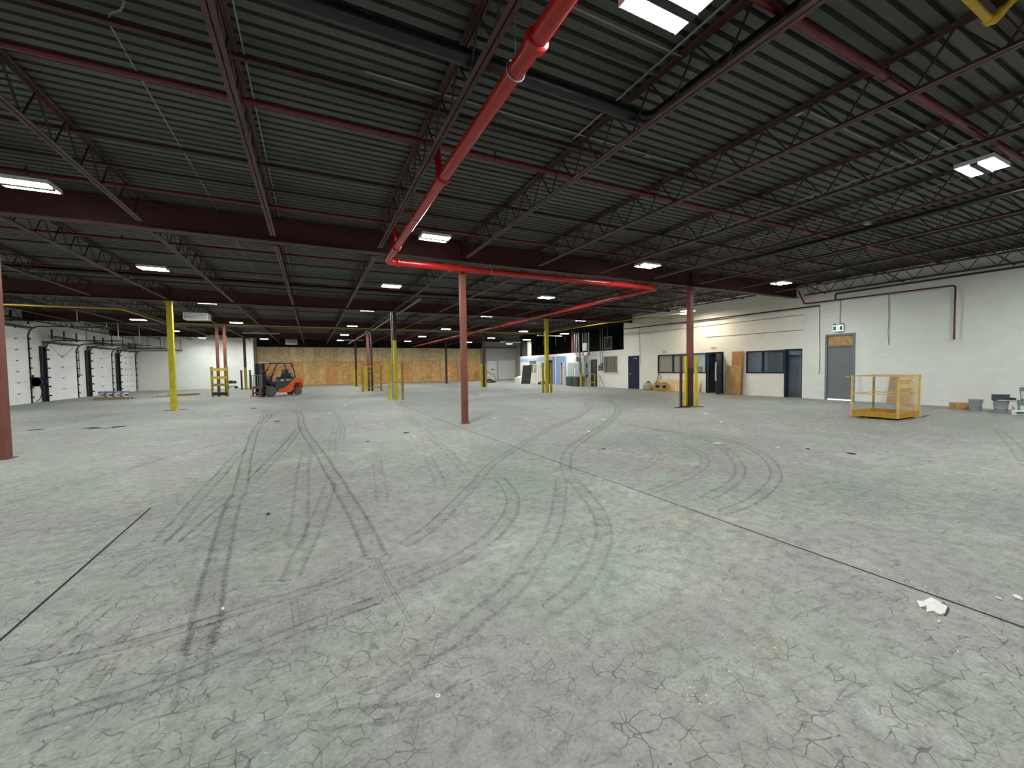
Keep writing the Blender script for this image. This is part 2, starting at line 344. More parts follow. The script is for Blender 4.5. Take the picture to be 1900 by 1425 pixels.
TRACKS=[
(0.22,0.9,[(-5.85,8.56),(-5.46,6.28),(-5.41,4.88),(-5.44,2.96),(-5.37,1.24),(-5.27,-0.24),(-5.14,-1.92),(-5.04,-3.15),(-4.95,-4.09),(-4.88,-4.92),(-4.89,-5.21),(-4.82,-6.17),(-4.76,-6.83),(-4.71,-7.4),(-4.67,-7.76),(-4.63,-8.1),(-4.61,-8.41)]),
(0.18,0.6,[(-6.71,9.93),(-6.3,9.08),(-5.87,7.6),(-5.64,5.92),(-5.46,3.19)]),
(0.24,0.9,[(-5.03,8.42),(-4.76,8.03),(-4.5,6.5),(-4.36,4.48),(-4.31,2.47),(-4.16,0.2),(-3.99,-1.48),(-3.84,-3.09),(-3.76,-4.2),(-3.68,-5.05),(-3.67,-5.36),(-3.59,-6.35),(-3.54,-7.22),(-3.53,-7.68)]),
(0.04,0.9,[(-3.53,-7.68),(-3.52,-7.86),(-3.5,-8.21),(-3.48,-8.43),(-3.46,-8.71)]),
(0.16,0.6,[(-4.45,1.02),(-4.7,-1.6),(-4.84,-2.9),(-4.87,-3.69)]),
(0.2,0.8,[(-4.33,1.86),(-4.45,-0.07),(-4.55,-1.59),(-4.7,-3.13),(-4.82,-4.27)]),
(0.2,0.7,[(-5.29,-1.25),(-5.32,-2.41),(-5.3,-3.56),(-5.3,-3.34),(-5.32,-4.89),(-5.31,-5.9),(-5.32,-6.36)]),
(0.18,0.6,[(-4.97,-4.91),(-5.1,-5.66),(-5.19,-6.18),(-5.21,-6.5)]),
(0.16,0.5,[(-4.95,-5.33),(-5.05,-6.16),(-5.11,-6.47)]),
(0.24,0.55,[(-4.12,-2.02),(-4.15,-4.0),(-4.14,-5.54),(-4.15,-6.53),(-4.17,-7.01)]),
(0.2,0.6,[(-3.78,-4.9),(-3.88,-5.76),(-3.98,-6.51),(-4.05,-6.99),(-4.13,-7.43),(-4.18,-7.76)]),
(0.2,0.7,[(8.2,5.46),(5.64,1.65),(3.96,-0.15),(1.95,-1.86),(0.08,-3.58),(-1.32,-5.05),(-1.95,-5.93),(-2.43,-6.56),(-2.92,-7.2),(-3.28,-7.53)]),
(0.12,0.5,[(8.49,5.24),(6.24,2.14),(4.06,-0.21),(2.03,-1.92)]),
(0.24,0.7,[(9.2,4.71),(6.13,0.49),(3.91,-1.76),(2.04,-3.35),(0.75,-4.44),(0.06,-5.2),(-0.52,-6.04)]),
(0.22,0.6,[(-0.75,-6.27),(-1.5,-7.36),(-1.98,-7.96),(-2.32,-8.28),(-2.64,-8.58),(-2.88,-8.74),(-3.08,-8.84),(-3.24,-8.94),(-3.43,-9.0),(-3.49,-9.03),(-3.67,-9.13),(-3.8,-9.18)]),
(0.22,0.6,[(-0.67,-6.43),(-1.03,-7.33),(-1.28,-7.85),(-1.56,-8.23),(-1.89,-8.55),(-2.17,-8.77),(-2.34,-8.87),(-2.63,-8.99)]),
(0.22,0.75,[(-1.56,-5.82),(-1.74,-6.61),(-1.96,-7.1),(-2.26,-7.5),(-2.56,-7.78),(-2.9,-8.01),(-3.13,-8.1),(-3.44,-8.21)]),
(0.2,0.7,[(3.76,-2.35),(3.73,-3.92),(3.6,-5.24),(2.98,-6.19),(2.11,-7.05),(1.4,-7.52),(0.68,-7.81),(0.2,-7.93)]),
(0.2,0.75,[(3.77,-3.54),(3.94,-4.96),(3.76,-5.91),(3.05,-6.87),(2.09,-7.64),(1.27,-8.03),(0.5,-8.27),(-0.03,-8.33)]),
(0.18,0.6,[(2.48,-4.24),(2.73,-5.16),(2.38,-6.07),(1.77,-6.69),(1.07,-7.06),(0.21,-7.33),(-0.34,-7.44)]),
(0.16,0.45,[(2.37,-4.5),(1.86,-5.54),(1.03,-6.26),(0.09,-6.65)]),
(0.13,0.8,[(-5.52,-8.11),(-5.3,-8.13),(-5.07,-8.13),(-4.77,-8.1),(-4.26,-8.0),(-3.85,-7.92),(-3.6,-7.76)]),
(0.14,0.8,[(-5.21,-8.65),(-5.02,-8.63),(-4.8,-8.62),(-4.57,-8.57),(-4.21,-8.47),(-3.87,-8.38),(-3.63,-8.33),(-3.77,-8.36),(-3.58,-8.33)]),
(0.16,0.5,[(-4.64,-8.1),(-4.6,-8.49),(-4.57,-8.78),(-4.57,-8.95)]),
(0.06,0.7,[(-4.14,-8.03),(-4.1,-8.42)]),
(0.14,0.6,[(-4.4,-9.26),(-4.27,-9.23),(-4.08,-9.2),(-3.54,-9.38),(-3.3,-9.32)]),
(0.12,0.8,[(-5.27,-6.76),(-5.32,-7.11)]),
(0.14,0.6,[(-5.28,-7.41),(-5.31,-7.66),(-5.35,-7.88),(-5.38,-8.09)]),
(0.12,0.6,[(-5.04,-8.21),(-5.05,-8.48)]),
(0.05,0.7,[(-5.25,-8.19),(-5.22,-8.42)]),
(0.05,0.7,[(-5.26,-7.86),(-5.24,-8.11)]),
(0.06,0.6,[(-5.02,-7.92),(-5.06,-8.11)]),
(0.14,0.7,[(-7.46,-4.03),(-7.37,-3.76),(-7.15,-3.13),(-6.79,-2.37),(-6.35,-1.13),(-5.61,0.08)]),
(0.14,0.5,[(-8.08,-2.72),(-7.78,-1.52),(-7.35,-0.54)]),
(0.2,0.5,[(10.51,-7.71),(7.59,-8.66),(6.0,-9.1)]),
(0.16,0.55,[(-6.25,-6.58),(-5.99,-6.59),(-5.75,-6.5),(-5.35,-6.51)]),
(0.16,0.6,[(-3.39,7.3),(-3.23,4.64),(-3.23,1.79),(-3.32,-0.0),(-3.41,-1.1)]),
(0.18,0.5,[(-3.39,1.47),(-3.56,-0.46),(-3.69,-3.18)]),
(0.12,0.6,[(-4.56,-6.47),(-4.22,-6.44)]),
(0.1,0.7,[(-4.38,-7.69),(-4.17,-7.77)]),
(0.2,0.5,[(-3.0,-3.78),(-3.15,-5.26),(-3.26,-6.18)]),
(0.2,0.5,[(-2.11,-3.95),(-2.35,-5.37),(-2.48,-6.03)]),
(0.2,0.45,[(-1.03,3.13),(-1.67,-3.65),(-1.92,-5.38)]),
(0.14,0.5,[(3.77,6.05),(3.15,1.75),(2.57,-1.83)]),
(0.14,0.6,[(-7.11,6.42),(-5.84,6.69)]),
(0.12,0.6,[(-6.26,2.58),(-5.92,2.85),(-5.3,2.56)]),
(0.14,0.5,[(-5.36,5.58),(-5.01,7.99)]),
(0.3,0.5,[(-6.8,-5.42),(-6.38,-5.49),(-6.01,-5.53),(-5.68,-5.28)])]
# ---------------------------------------------------------------- the setting
XL, XR, YB, YT, DZ = -18.43, 16.45, -20.5, 40.16, 5.25
ROWS=[0.0,10.84,21.27,32.2]; BAY=9.34; JS=BAY/4
fl=MB().box(XL-.3,22.4,YB-.5,YT+.6,-.2,0).build('floor',M_['floor']); struct(fl)
def grid_wall(axis, at, th, u0,u1, z0,z1, holes, name, mats, pick=None, cuts=()):
    mb=MB(); us=sorted({u0,u1,*[h[0] for h in holes],*[h[1] for h in holes],*[c for c in cuts if u0<c<u1]})
    zs=sorted({z0,z1,*[h[2] for h in holes],*[h[3] for h in holes],*( [] )}|{c[1] for c in getattr(pick,'zc',[])} if False else {z0,z1,*[h[2] for h in holes],*[h[3] for h in holes],*ZC})
    zs=[z for z in zs if z0<=z<=z1]
    for a,b in zip(us,us[1:]):
        for c,d in zip(zs,zs[1:]):
            mu,mz=(a+b)/2,(c+d)/2
            if any(h[0]<mu<h[1] and h[2]<mz<h[3] for h in holes): continue
            mi=pick(mu,mz) if pick else 0
            if axis=='x': mb.box(at,at+th,a,b,c,d,mi)
            else: mb.box(a,b,at,at+th,c,d,mi)
    return struct(mb.build(name,mats))
ZC=[]
# corrugated roof deck: ribs run along x
def deck():
    mb=MB(); p=.17; prof=[]; y=YB
    while y<YT+.5:
        prof += [(y,DZ),(y+.108,DZ),(y+.120,DZ+.06),(y+.158,DZ+.06)]; y+=p
    x0,x1=XL-.3,22.4; n=len(prof)
    v=[(x0,a,b) for a,b in prof]+[(x1,a,b) for a,b in prof]
    mb.add(v,[(i,i+1,n+i+1,n+i) for i in range(n-1)])
    mb.box(x0,x1,YB-.5,YT+.6,DZ+.075,DZ+.13)
    return struct(mb.build('ceiling',M_['deck']))
deck()
# right wall
grid_wall('x',XR-.06,.26,YB,-.28,0,DZ,[(-2.24,-1.30,0,2.80)],'wall_right',[M_['wallnear']])
ZC=[2.2,2.62]
def pk(u,z):
    if u>19.25:
        if z>2.62: return 0
        if u<21.66: return 1
        if z>2.2: return 2
    return 0
grid_wall('x',XR+.03,.2,-.28,28.3,0,DZ,[(-.26,.48,0,2.27),(.56,2.46,1.15,2.27),(4.90,8.56,1.13,2.29),(3.88,4.83,0,2.29),(10.28,11.29,0,2.29),(12.5,14.07,1.17,2.37),
  (14.9,15.78,0,2.2),(19.58,20.28,0,2.04),(21.7,22.98,0,2.26),(24.71,26.13,1.1,2.3),(11.82,28.3,2.83,DZ)],'wall_right_offices',[M_['wallfar'],M_['paleblue'],M_['skyblue']],pk,[19.25,21.66])
ZC=[]
# mezzanine void over the offices
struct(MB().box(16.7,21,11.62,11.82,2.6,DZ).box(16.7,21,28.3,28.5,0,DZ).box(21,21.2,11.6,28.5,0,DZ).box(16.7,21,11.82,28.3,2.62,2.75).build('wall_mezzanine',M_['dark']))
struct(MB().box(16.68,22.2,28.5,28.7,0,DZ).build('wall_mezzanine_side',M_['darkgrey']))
# office rooms behind the glass
def room(n,y0,y1,x1,m,z1=2.55):
    struct(MB().box(x1,x1+.1,y0,y1,0,z1).box(16.68,x1,y0-.1,y0,0,z1).box(16.68,x1,y1,y1+.1,0,z1).box(16.68,x1+.1,y0-.1,y1+.1,z1,z1+.1).build('wall_'+n,m))
room('office_back',4.98,8.9,19.6,M_['officepale']); room('added_partition',3.5,4.86,19.6,M_['officewall']); room('corner_office',-.4,2.9,19.8,M_['officewall'])  # unseen entry partition added to block office light from the doorway
room('blue_office',19.3,23.2,19.0,M_['beige']); room('store_room',14.6,16.1,18.2,M_['officewall'])
# left wall, far white wall, osb wall, far corner
struct(MB().box(XL-.2,XL,YB,37.1,0,DZ).build('wall_left',M_['wallwhite']))
struct(MB().box(XL,-9.2,36.9,37.1,0,DZ).build('wall_back_white',M_['wallwhite']))
struct(MB().box(-9.4,-9.2,37.1,40.16,0,DZ).build('wall_back_return',M_['concrete_edge']))
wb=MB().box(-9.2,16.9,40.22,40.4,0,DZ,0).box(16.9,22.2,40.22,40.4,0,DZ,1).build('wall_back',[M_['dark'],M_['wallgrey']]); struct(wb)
struct(MB().box(-9.19,16.6,40.14,40.21,0,2.66).build('wall_back_sheathing',M_['osb']))
struct(MB().box(-9.19,16.6,40.10,40.20,2.66,4.27).build('wall_back_upper_sheathing',M_['osb_pale']))
struct(MB().box(16.62,17.3,39.9,40.2,0,4.3).build('wall_back_pier',M_['concrete_edge']))
struct(MB().box(22.0,22.2,28.7,40.22,0,DZ).build('wall_far_corner',M_['post']))
struct(MB().box(XL-.2,XR+.2,YB-.2,YB,0,DZ).build('wall_front',M_['wallwhite']))
# floor joints and traffic marks, parts of the floor
def strip(pts,w,z):
    mb=MB(); v=[];f=[];uv=[];L=0; P=[Vector((*p,0)) for p in pts]
    for i,p in enumerate(P):
        d=(P[min(i+1,len(P)-1)]-P[max(i-1,0)]).normalized(); n=Vector((-d.y,d.x,0))*(1 if 0<i<len(P)-1 or len(P)<4 else .55)
        if i: L+=(p-P[i-1]).length
        v+=[p+n*w/2+Vector((0,0,z)),p-n*w/2+Vector((0,0,z))]; uv+=[(0,L),(1,L)]
    f=[(2*i,2*i+1,2*i+3,2*i+2) for i in range(len(P)-1)]
    mb.add(v,f); return mb,uv
def smooth(pts):
    P=[Vector((*p,0)) for p in pts]; out=[]
    for i in range(len(P)-1):
        a,b,c,d=P[max(i-1,0)],P[i],P[i+1],P[min(i+2,len(P)-1)]
        for k in range(6):
            t=k/6; q=.5*((2*b)+(c-a)*t+(2*a-5*b+4*c-d)*t*t+(3*b-a-3*c+d)*t*t*t); out.append((q.x,q.y))
    out.append((P[-1].x,P[-1].y)); return out
M_['joint']=mat('dark_floor_joint',(.05,.048,.045),1,0,.3,6,spec=0)
for pts,w in (([(-.18,-20),(-.19,-10.45),(-.30,-6),(-.38,-2),(-.40,2),(-.42,9.8)],.016),([(-5.70,-20),(-5.71,-8),(-5.74,-5.05)],.018),([(2.5,10.5),(9.2,10.6)],.012),([(-9.3,10.9),(-16,10.5)],.012)):
    mb,_=strip(pts,w,.0022); o=mb.build('floor_joint',M_['joint'],fl)
TM={}
for i,(w,s,pts) in enumerate(TRACKS):
    if s not in TM: TM[s]=trackmat('tyre_mark_%d'%(s*100),min(.9,s*.9))
    mb,uv=strip(smooth(pts) if len(pts)>2 else pts,w*.92,.0006+.00003*i)
    o=mb.build('tyre_mark',TM[s],fl); me=o.data; ul=me.uv_layers.new(name='UVMap')
    for l in me.loops: ul.data[l.index].uv=uv[l.vertex_index]
    # normals up
mb=MB()
for k in range(3):
    pts=[]
for x,y in ((-9.77,4.88),(-9.4,4.75),(-9.95,5.1),(-9.2,5.0),(-11.28,5.44),(-12.9,5.0)):
    n=9; mb.add([(x+random.uniform(.12,.34)*math.cos(2*PI*j/n)*.9,y+random.uniform(.08,.22)*math.sin(2*PI*j/n),.003) for j in range(n)],[tuple(range(n))])
mb.build('oil_stain',M_['joint'],fl)
mb=MB()
for x,y in [(8.9,-.25),(8.5,-.2),(9.3,-.35),(9.0,-.05),(-9.4,10.7),(-9.1,10.95)]:
    n=9; mb.add([(x+random.uniform(.15,.4)*math.cos(2*PI*j/n),y+random.uniform(.1,.25)*math.sin(2*PI*j/n),.0026) for j in range(n)],[tuple(range(n))])
mb.build('column_base_patch',M_['joint'],fl)  # dark irregular patches on the floor at two column bases
M_['spot']=mat('yellow_paint_drop',(.75,.62,.12),.5,0,.1,20)
mb=MB()
for x,y in [(-2.46,-9.84),(-2.35,-9.83),(-2.34,-9.86),(-2.34,-9.89),(-2.41,-9.91),(-2.41,-9.94),(-2.38,-9.95),(-2.31,-9.93),(-2.33,-9.97),(-2.0,-9.74),(-2.1,-9.85),(-2.07,-9.88),(-2.1,-9.91),(-1.69,-9.71),(-1.78,-9.83),(-1.75,-9.86),(-1.59,-9.85),(-1.56,-9.86),(-2.43,-10.0),(-2.07,-9.78),(-1.63,-9.79),(-1.68,-9.88),(-2.39,-9.89),(-2.44,-9.92),(-2.36,-9.9),(.99,-9.0),(1.05,-9.05),(1.2,-8.6),(1.3,-8.9)]:
    r=random.uniform(.003,.007); mb.add([(x+r*math.cos(2*PI*j/7)*random.uniform(.6,1.3),y+r*math.sin(2*PI*j/7),.003) for j in range(7)],[tuple(range(7))])
mb.build('paint_spots',M_['spot'],fl)['kind']='stuff'

# ---------------------------------------------------------------- roof steel
def ibeam(mb,x0,x1,y,zb,zt,fw=.26,tf=.022,tw=.014):
    mb.box(x0,x1,y-fw/2,y+fw/2,zb,zb+tf).box(x0,x1,y-tw/2,y+tw/2,zb+tf,zt-tf).box(x0,x1,y-fw/2,y+fw/2,zt-tf,zt); return mb
RN=['nearest row','second row','third row','farthest row']
for i,y in enumerate(ROWS):
    t=thing('steel_girder','deep maroon steel roof girder carried by the %s of columns'%RN[i],'girder',(0,y,4.65),0,'roof girders')
    x1=XR-.08 if i<1 else XR-.05
    mb=ibeam(MB(),XL+.05,x1,y,4.65,5.19); 
    shift(mb,(0,y,4.65)).build('beam',M_['girder'],t)
    for x in (-BAY,0,BAY): shift(MB().box(x-.006,x+.006,y-.125,y-.008,4.672,5.168),(0,y,4.65)).build('stiffener',M_['girder'],t)
def joist(length):
    # local: y 0..length, x across, z absolute
    tc=MB().box(-.06,-.008,0,length,5.205,5.213).box(.008,.06,0,length,5.205,5.213).box(-.014,-.008,0,length,5.160,5.205).box(.008,.014,0,length,5.160,5.205)
    bc=MB().box(-.055,-.008,.28,length-.28,4.682,4.690).box(.008,.055,.28,length-.28,4.682,4.690).box(-.014,-.008,.28,length-.28,4.690,4.735).box(.008,.014,.28,length-.28,4.690,4.735)
    wb=MB(); n=max(2,round((length-.5)/.70)); a=(length-.5)/n; y=.25; 
    for k in range(n):
        y0=.25+k*a; wb.bar((0,y0,5.19),(0,y0+a/2,4.70),.018,.018); wb.bar((0,y0+a/2,4.70),(0,y0+a,5.19),.018,.018)
    return tc,bc,wb
SP=[(-13.0,-.16),(.14,ROWS[1]-.14),(ROWS[1]+.14,ROWS[2]-.14),(ROWS[2]+.14,ROWS[3]-.14),(ROWS[3]+.14,YT-.1)]
SN=['in front of the nearest girder','between the nearest and second girders','between the second and third girders','between the third and farthest girders','beyond the farthest girder']
XS=[k*JS for k in range(-7,7)]
for bi,(a,b) in enumerate(SP):
    src=None
    for j,x in enumerate([-18.2]+XS+[16.2]):
        if bi==4 and x<-9.3: 
            bb=36.8
        else: bb=b
        if bi>0 and x>16: continue
        lab=('open-web roof joist tight against the white right wall, ' if x>16 else 'open-web roof joist tight against the left wall, ' if x<-18 else 'open-web roof joist, %s counted from the left wall, '%ORD[j-1])+SN[bi]
        key=bb-a
        if src is None or abs(src[1]-key)>.01:
            t=thing('roof_joist',lab,'roof joist',(x,a,0),0,'open-web joists '+SN[bi])
            tc,bc,wb=joist(key)
            tc.build('top_chord',M_['steel'],t); bc.build('bottom_chord',M_['steel'],t); wb.build('web',M_['web'],t); kids(t); src=(t,key)
        else: dup(src[0],(x,a,0),0,lab)
# horizontal bridging under the deck
B=[-9.6,-5.69,-3.03,-1.96,4.15,6.05,8.9,13.2,16.0,24.2,28.5,35.5]
for i,y in enumerate(B):
    one('joist_bridging',MB().box(XL+.02,XR-.08,y-.03,y+.03,5.112,5.118).box(XL+.02,XR-.08,y-.03,y-.024,5.118,5.152).box(XL+.02,XR-.08,y+.024,y+.03,5.118,5.152),M_['bridging'],
        'thin maroon bridging run under the deck, %s one out from the camera'%ORD[i],'bridging',(0,y,5.1),'joist bridging runs')
mbx=[]
for i,y in enumerate((-6.6,-3.9,-1.3)):
    one('diagonal_brace',MB().bar((14.02,y+.25,5.15),(16.18,y,4.64),.03,.03),M_['web'],'diagonal brace strut dropping to the right wall joist, %s from the right edge'%ORD[i],'brace',(14.02,y+.25,5.15),'wall joist brace struts')

# ---------------------------------------------------------------- columns
def column(name,x,y,label,m,w=.19,splits=None,top=4.65,base=True):
    t=thing(name,label,'column',(x,y,0),0,'roof columns')
    if splits:
        z0=0
        for z1,mm,nm in splits:
            MB().box(-w/2,w/2,-w/2,w/2,z0,z1).build(nm,mm,t,bevel=.012); z0=z1
    else: MB().box(-w/2,w/2,-w/2,w/2,0,top).build('shaft',m,t,bevel=.012)
    MB().box(-w*.75,w*.75,-w*.6,w*.6,top-.02,top-.001).build('cap_plate',m,t)
    if base: MB().box(-w*.7,w*.7,-w*.7,w*.7,0,.012).build('base_plate',m,t)
    return t
Y=M_['yellow']; YD=M_['yellow_dark']; CR=M_['column']; CD=M_['column_dark']
column('steel_column',-9.36,0.02,'large red-brown steel column at the left edge of the photo, nearest of all',CR,.22)
column('steel_column',0,0,'slim red-brown steel column standing alone near the middle of the room under the bright red pipe',CR,.17)
column('steel_column',BAY,0,'red-brown steel column with yellow guards in front of the office windows',CR,.19,[(1.5,CD,'lower_shaft'),(4.65,CR,'upper_shaft')])
column('steel_column',-BAY,ROWS[1],'bright yellow steel column standing alone left of the forklift, near the dock doors',Y,.2)
column('steel_column',0,ROWS[1],'steel column painted yellow below and brown above, between two yellow guard posts',Y,.17,[(3.15,Y,'painted_shaft'),(4.65,CD,'upper_shaft')])
column('steel_column',BAY,ROWS[1],'all-yellow steel column in front of the blue and white offices',Y,.2)
column('steel_column',-BAY-.16,ROWS[2],'left one of the paired red columns behind the yellow rack guard',CR,.16)
column('steel_column',-BAY+.25,ROWS[2],'right one of the paired red columns behind the yellow rack guard',CR,.16)
column('steel_column',-.12,ROWS[2],'red column behind the black drain pipe and the yellow ladder-like guard',CR,.18)
column('steel_column',BAY,ROWS[2],'brown steel column with a short yellow guard right of the middle of the room',CD,.2)
column('steel_column',-BAY,ROWS[3],'dark brown column with a yellow foot left of the forklift',CD,.2,[(2.0,YD,'painted_shaft'),(4.65,CD,'upper_shaft')])
column('steel_column',0,ROWS[3],'dark brown column in front of the board wall, with a yellow guard round its foot',CD,.2)
column('steel_column',BAY,ROWS[3],'plain dark brown column in front of the board wall, with no guard',CD,.2)
column('steel_column',17.2,19.3,'red column behind the conduits above the offices',CR,.2,base=False).location.z=2.75-0
for o in [o for o in COL.objects if o.parent and o.parent.get('label')=='red column behind the conduits above the offices']:
    o.scale=(1,1,(4.9-2.75)/4.65)
def guard(x,y,h,label,m,foot=None,w=.13,rz=0,grp='column guard posts'):
    t=thing('column_guard',label,'guard post',(x,y,0),rz,grp)
    mb=MB().box(-w/2,w/2,-.01,0,0,h).box(-w/2,-w/2+.01,0,.06,0,h).box(w/2-.01,w/2,0,.06,0,h)
    mb.build('channel',m,t)
    if foot: MB().box(-w/2-.002,w/2+.002,-.014,-.008,0.02,foot).build('fresh_paint_patch',M_['hose'],t)
    return t
guard(9.34-.20,-.02,1.98,'yellow channel guard on the left of the office-window column',Y,.95,.14,.3)
guard(9.34-.34,.10,1.98,'dark brown channel guard at the far left of the office-window column',CD,None,.10,.3)
guard(9.34+.02,-.30,2.0,'yellow channel guard on the right of the office-window column',Y,.35,.14,.3)
guard(-.36,ROWS[1]-.12,1.95,'left yellow guard post beside the half-yellow column',Y,None,.12)
guard(.30,ROWS[1]-.30,1.95,'right yellow guard post beside the half-yellow column',YD,None,.12)
guard(BAY-.30,ROWS[1]-.05,1.9,'left yellow guard post at the foot of the all-yellow column',YD,None,.12)
guard(BAY+.13,ROWS[1]-.32,1.9,'right yellow guard post at the foot of the all-yellow column',YD,None,.12)
guard(-BAY-.3,ROWS[3]-.15,1.75,'left dark brown guard post beside the yellow-footed column',CD,None,.14)
guard(-BAY+.38,ROWS[3]-.35,1.75,'right dark brown guard post beside the yellow-footed column',CD,None,.14)
guard(-.16,ROWS[3]-.2,1.75,'left yellow guard post in front of the board-wall column',Y,None,.12)
guard(.12,ROWS[3]-.3,1.75,'right yellow guard post in front of the board-wall column',Y,None,.14)
guard(BAY-.30,ROWS[2]-.2,2.0,'left yellow guard post at the brown column right of the middle',Y,None,.13)
guard(BAY+.02,ROWS[2]-.36,2.0,'worn dark-yellow guard post at the brown column right of the middle',YD,None,.14)
# rack-like guards
def rackguard(x0,x1,y0,y1,h,label,slats,loc):
    t=thing('rack_guard',label,'guard frame',loc)
    for px,py in ((x0,y0),(x1,y1)):
        MB().box(px-loc[0]-.065,px-loc[0]+.065,py-loc[1]-.04,py-loc[1]+.04,0,h).build('post',YD,t)
    for z,hh,m in slats: MB().bar((x0-loc[0],y0-loc[1]-.05,z),(x1-loc[0],y1-loc[1]-.05,z),.03,hh).build('slat',m,t)
    return t
rackguard(-9.80,-8.93,21.0,20.62,1.95,'yellow pallet-like guard frame standing in front of the paired red columns',[(1.78,.17,Y),(1.25,.16,Y),(.78,.16,YD),(.20,.2,M_['black'])],(-9.4,20.9,0))
rackguard(-.62,.62,20.75,20.15,1.9,'yellow ladder-like guard frame round the black drain pipe',[(1.85,.06,YD),(1.50,.06,YD),(.95,.06,YD),(.30,.08,YD)],(0,20.5,0))
guard(-.38,20.35,1.85,'wide pale-yellow upright at the left of the black drain pipe',Y,None,.16)
one('drain_pipe',MB().tube([(.06,20.75,0),(.06,20.75,4.2),(.02,20.8,4.38),(-.12,20.9,4.45),(-.3,21,4.45)],.075,12),M_['black'],'black vertical drain pipe with a bend at the top beside the red column','pipe',(.06,20.75,0),smooth=True)
one('conduit_drop',MB().tube([(-.17,10.72,0.02),(-.17,10.72,4.6)],.028,8),M_['galv'],'thin pale conduit running up the left side of the half-yellow column','conduit',(-.17,10.72,0),smooth=True)

# ---------------------------------------------------------------- pipes
def arc(c,a,b,r,n=5):
    # quarter bend from c-a*r to c+b*r
    a=Vector(a);b=Vector(b);c=Vector(c); o=c-a*r+b*r
    return [o+(-b*math.cos(t)+a*math.sin(t))*r for t in [PI/2*k/n for k in range(n+1)]]
t=thing('fire_main','thick bright red sprinkler main that crosses the room with two right-angle bends','pipe',(-2.15,-.22,4.42))
L0=Vector((-2.15,-.22,4.42))
def rel(pts): return [Vector(p)-L0 for p in pts]
Z=4.42
MB().tube(rel([(-2.15,-13,Z)]+[(-2.15,-.42,Z)]),.083,18).build('near_run',M_['red'],t,smooth=True)
MB().tube(rel(arc((-2.15,-.22,Z),(0,1,0),(1,0,0),.17)),.090,18).build('elbow',M_['red'],t,smooth=True)
MB().tube(rel([(-1.97,-.22,Z),(7.17,-.22,Z)]),.083,18).build('cross_run',M_['red'],t,smooth=True)
MB().tube(rel(arc((7.35,-.22,Z),(1,0,0),(0,1,0),.17)),.090,18).build('elbow',M_['red'],t,smooth=True)
MB().tube(rel([(7.35,-.03,Z),(7.35,40.0,Z)]),.083,18).build('far_run',M_['red'],t,smooth=True)
def coupling(p,ax):
    a=Vector(ax); MB().tube(rel([Vector(p)-a*.045,Vector(p)-a*.03,Vector(p)+a*.03,Vector(p)+a*.045]),[.092,.112,.112,.092],18).build('coupling',M_['darkred'] if False else M_['red'],t,smooth=True)
for p,a in (((-2.15,-8.1,Z),(0,1,0)),((-2.15,-5.33,Z),(0,1,0)),((-2.15,-1.6,Z),(0,1,0)),((-1.85,-.22,Z),(1,0,0)),((-.42,-.22,Z),(1,0,0)),((5.2,-.22,Z),(1,0,0)),((7.35,1.6,Z),(0,1,0)),((7.35,6.5,Z),(0,1,0)),((7.35,12.4,Z),(0,1,0)),((7.35,18,Z),(0,1,0)),((7.35,24,Z),(0,1,0)),((7.35,30,Z),(0,1,0))): coupling(p,a)
MB().tube(rel([(-2.15,-5.2,Z),(-2.15,-5.1,4.7),(-2.15,-5.03,5.0)]),.05,10).build('riser_branch',M_['red'],t,smooth=True)
MB().tube(rel([(-2.15,-1.45,Z),(-2.15,-1.42,4.95)]),.04,10).build('riser_branch',M_['red'],t,smooth=True)
for p,ax in (((-2.15,-7.7,Z),'y'),((-2.15,-3.6,Z),'y'),((.8,-.22,Z),'x'),((4.1,-.22,Z),'x'),((7.35,3.2,Z),'y'),((7.35,9.0,Z),'y'),((7.35,15,Z),'y'),((7.35,21,Z),'y')):
    ring=[]
    for k in range(17):
        a=2*PI*k/16; ring.append((p[0]+.096*math.cos(a),p[1],p[2]+.096*math.sin(a)) if ax=='y' else (p[0],p[1]+.096*math.cos(a),p[2]+.096*math.sin(a)))
    MB().tube(rel(ring),.007,6,cap=False).tube(rel([(p[0],p[1],p[2]+.096),(p[0],p[1],5.2 if ax=='y' else 4.66)]),.006,6).build('hanger',M_['galv'],t)
def pipe(name,pts,r,m,label,cat='pipe',group=None,extra=None,n=10):
    l=tuple(Vector(pts[0])); return one(name,MB().tube(pts,r,n),m,label,cat,l,group,smooth=True)
BR=[(-8.74,5.03,.045,'branch'),(-5.03,5.03,.04,''),(-1.42,5.0,.033,''),(2.42,5.0,.03,''),(6.6,5.0,.028,''),(13.4,5.0,.03,''),(17.6,5.0,.028,''),(25.0,5.0,.028,''),(30.2,5.0,.028,'')]
for i,(y,z,r,_) in enumerate(BR):
    t=thing('sprinkler_branch','dark red sprinkler branch pipe crossing the whole roof, %s one out from the camera'%ORD[i],'pipe',(0,y,z),0,'sprinkler branch pipes')
    x0=-18.2; x1=16.1 if y<11 else 16.3
    if i==0: x0=-.6
    MB().tube([(x0,0,0),(x1,0,0)],r,10).build('pipe',M_['darkred'],t,smooth=True)
    x=-16.35+1.17+.0
    k=0
    while x<x1-1:
        if x>x0: 
            MB().tube([(x,0,0),(x,0,.10)],[.018,.014],7).lathe([(.0,.10),(.028,.105),(.028,.11),(0,.115)],(x,0,0),8).lathe([(.055,-.02),(.055,.02)],(x,0,0),10,ax='x').build('sprinkler_head',M_['darkred'],t)
        x+=JS*1.5 if y<11 else JS*2; k+=1
pipe('drain_main',[(XL+.1,7.08,4.98),(15.9,7.08,4.98)],.085,M_['navy'],'thick glossy dark drain pipe crossing the roof midway to the second girder',n=14)
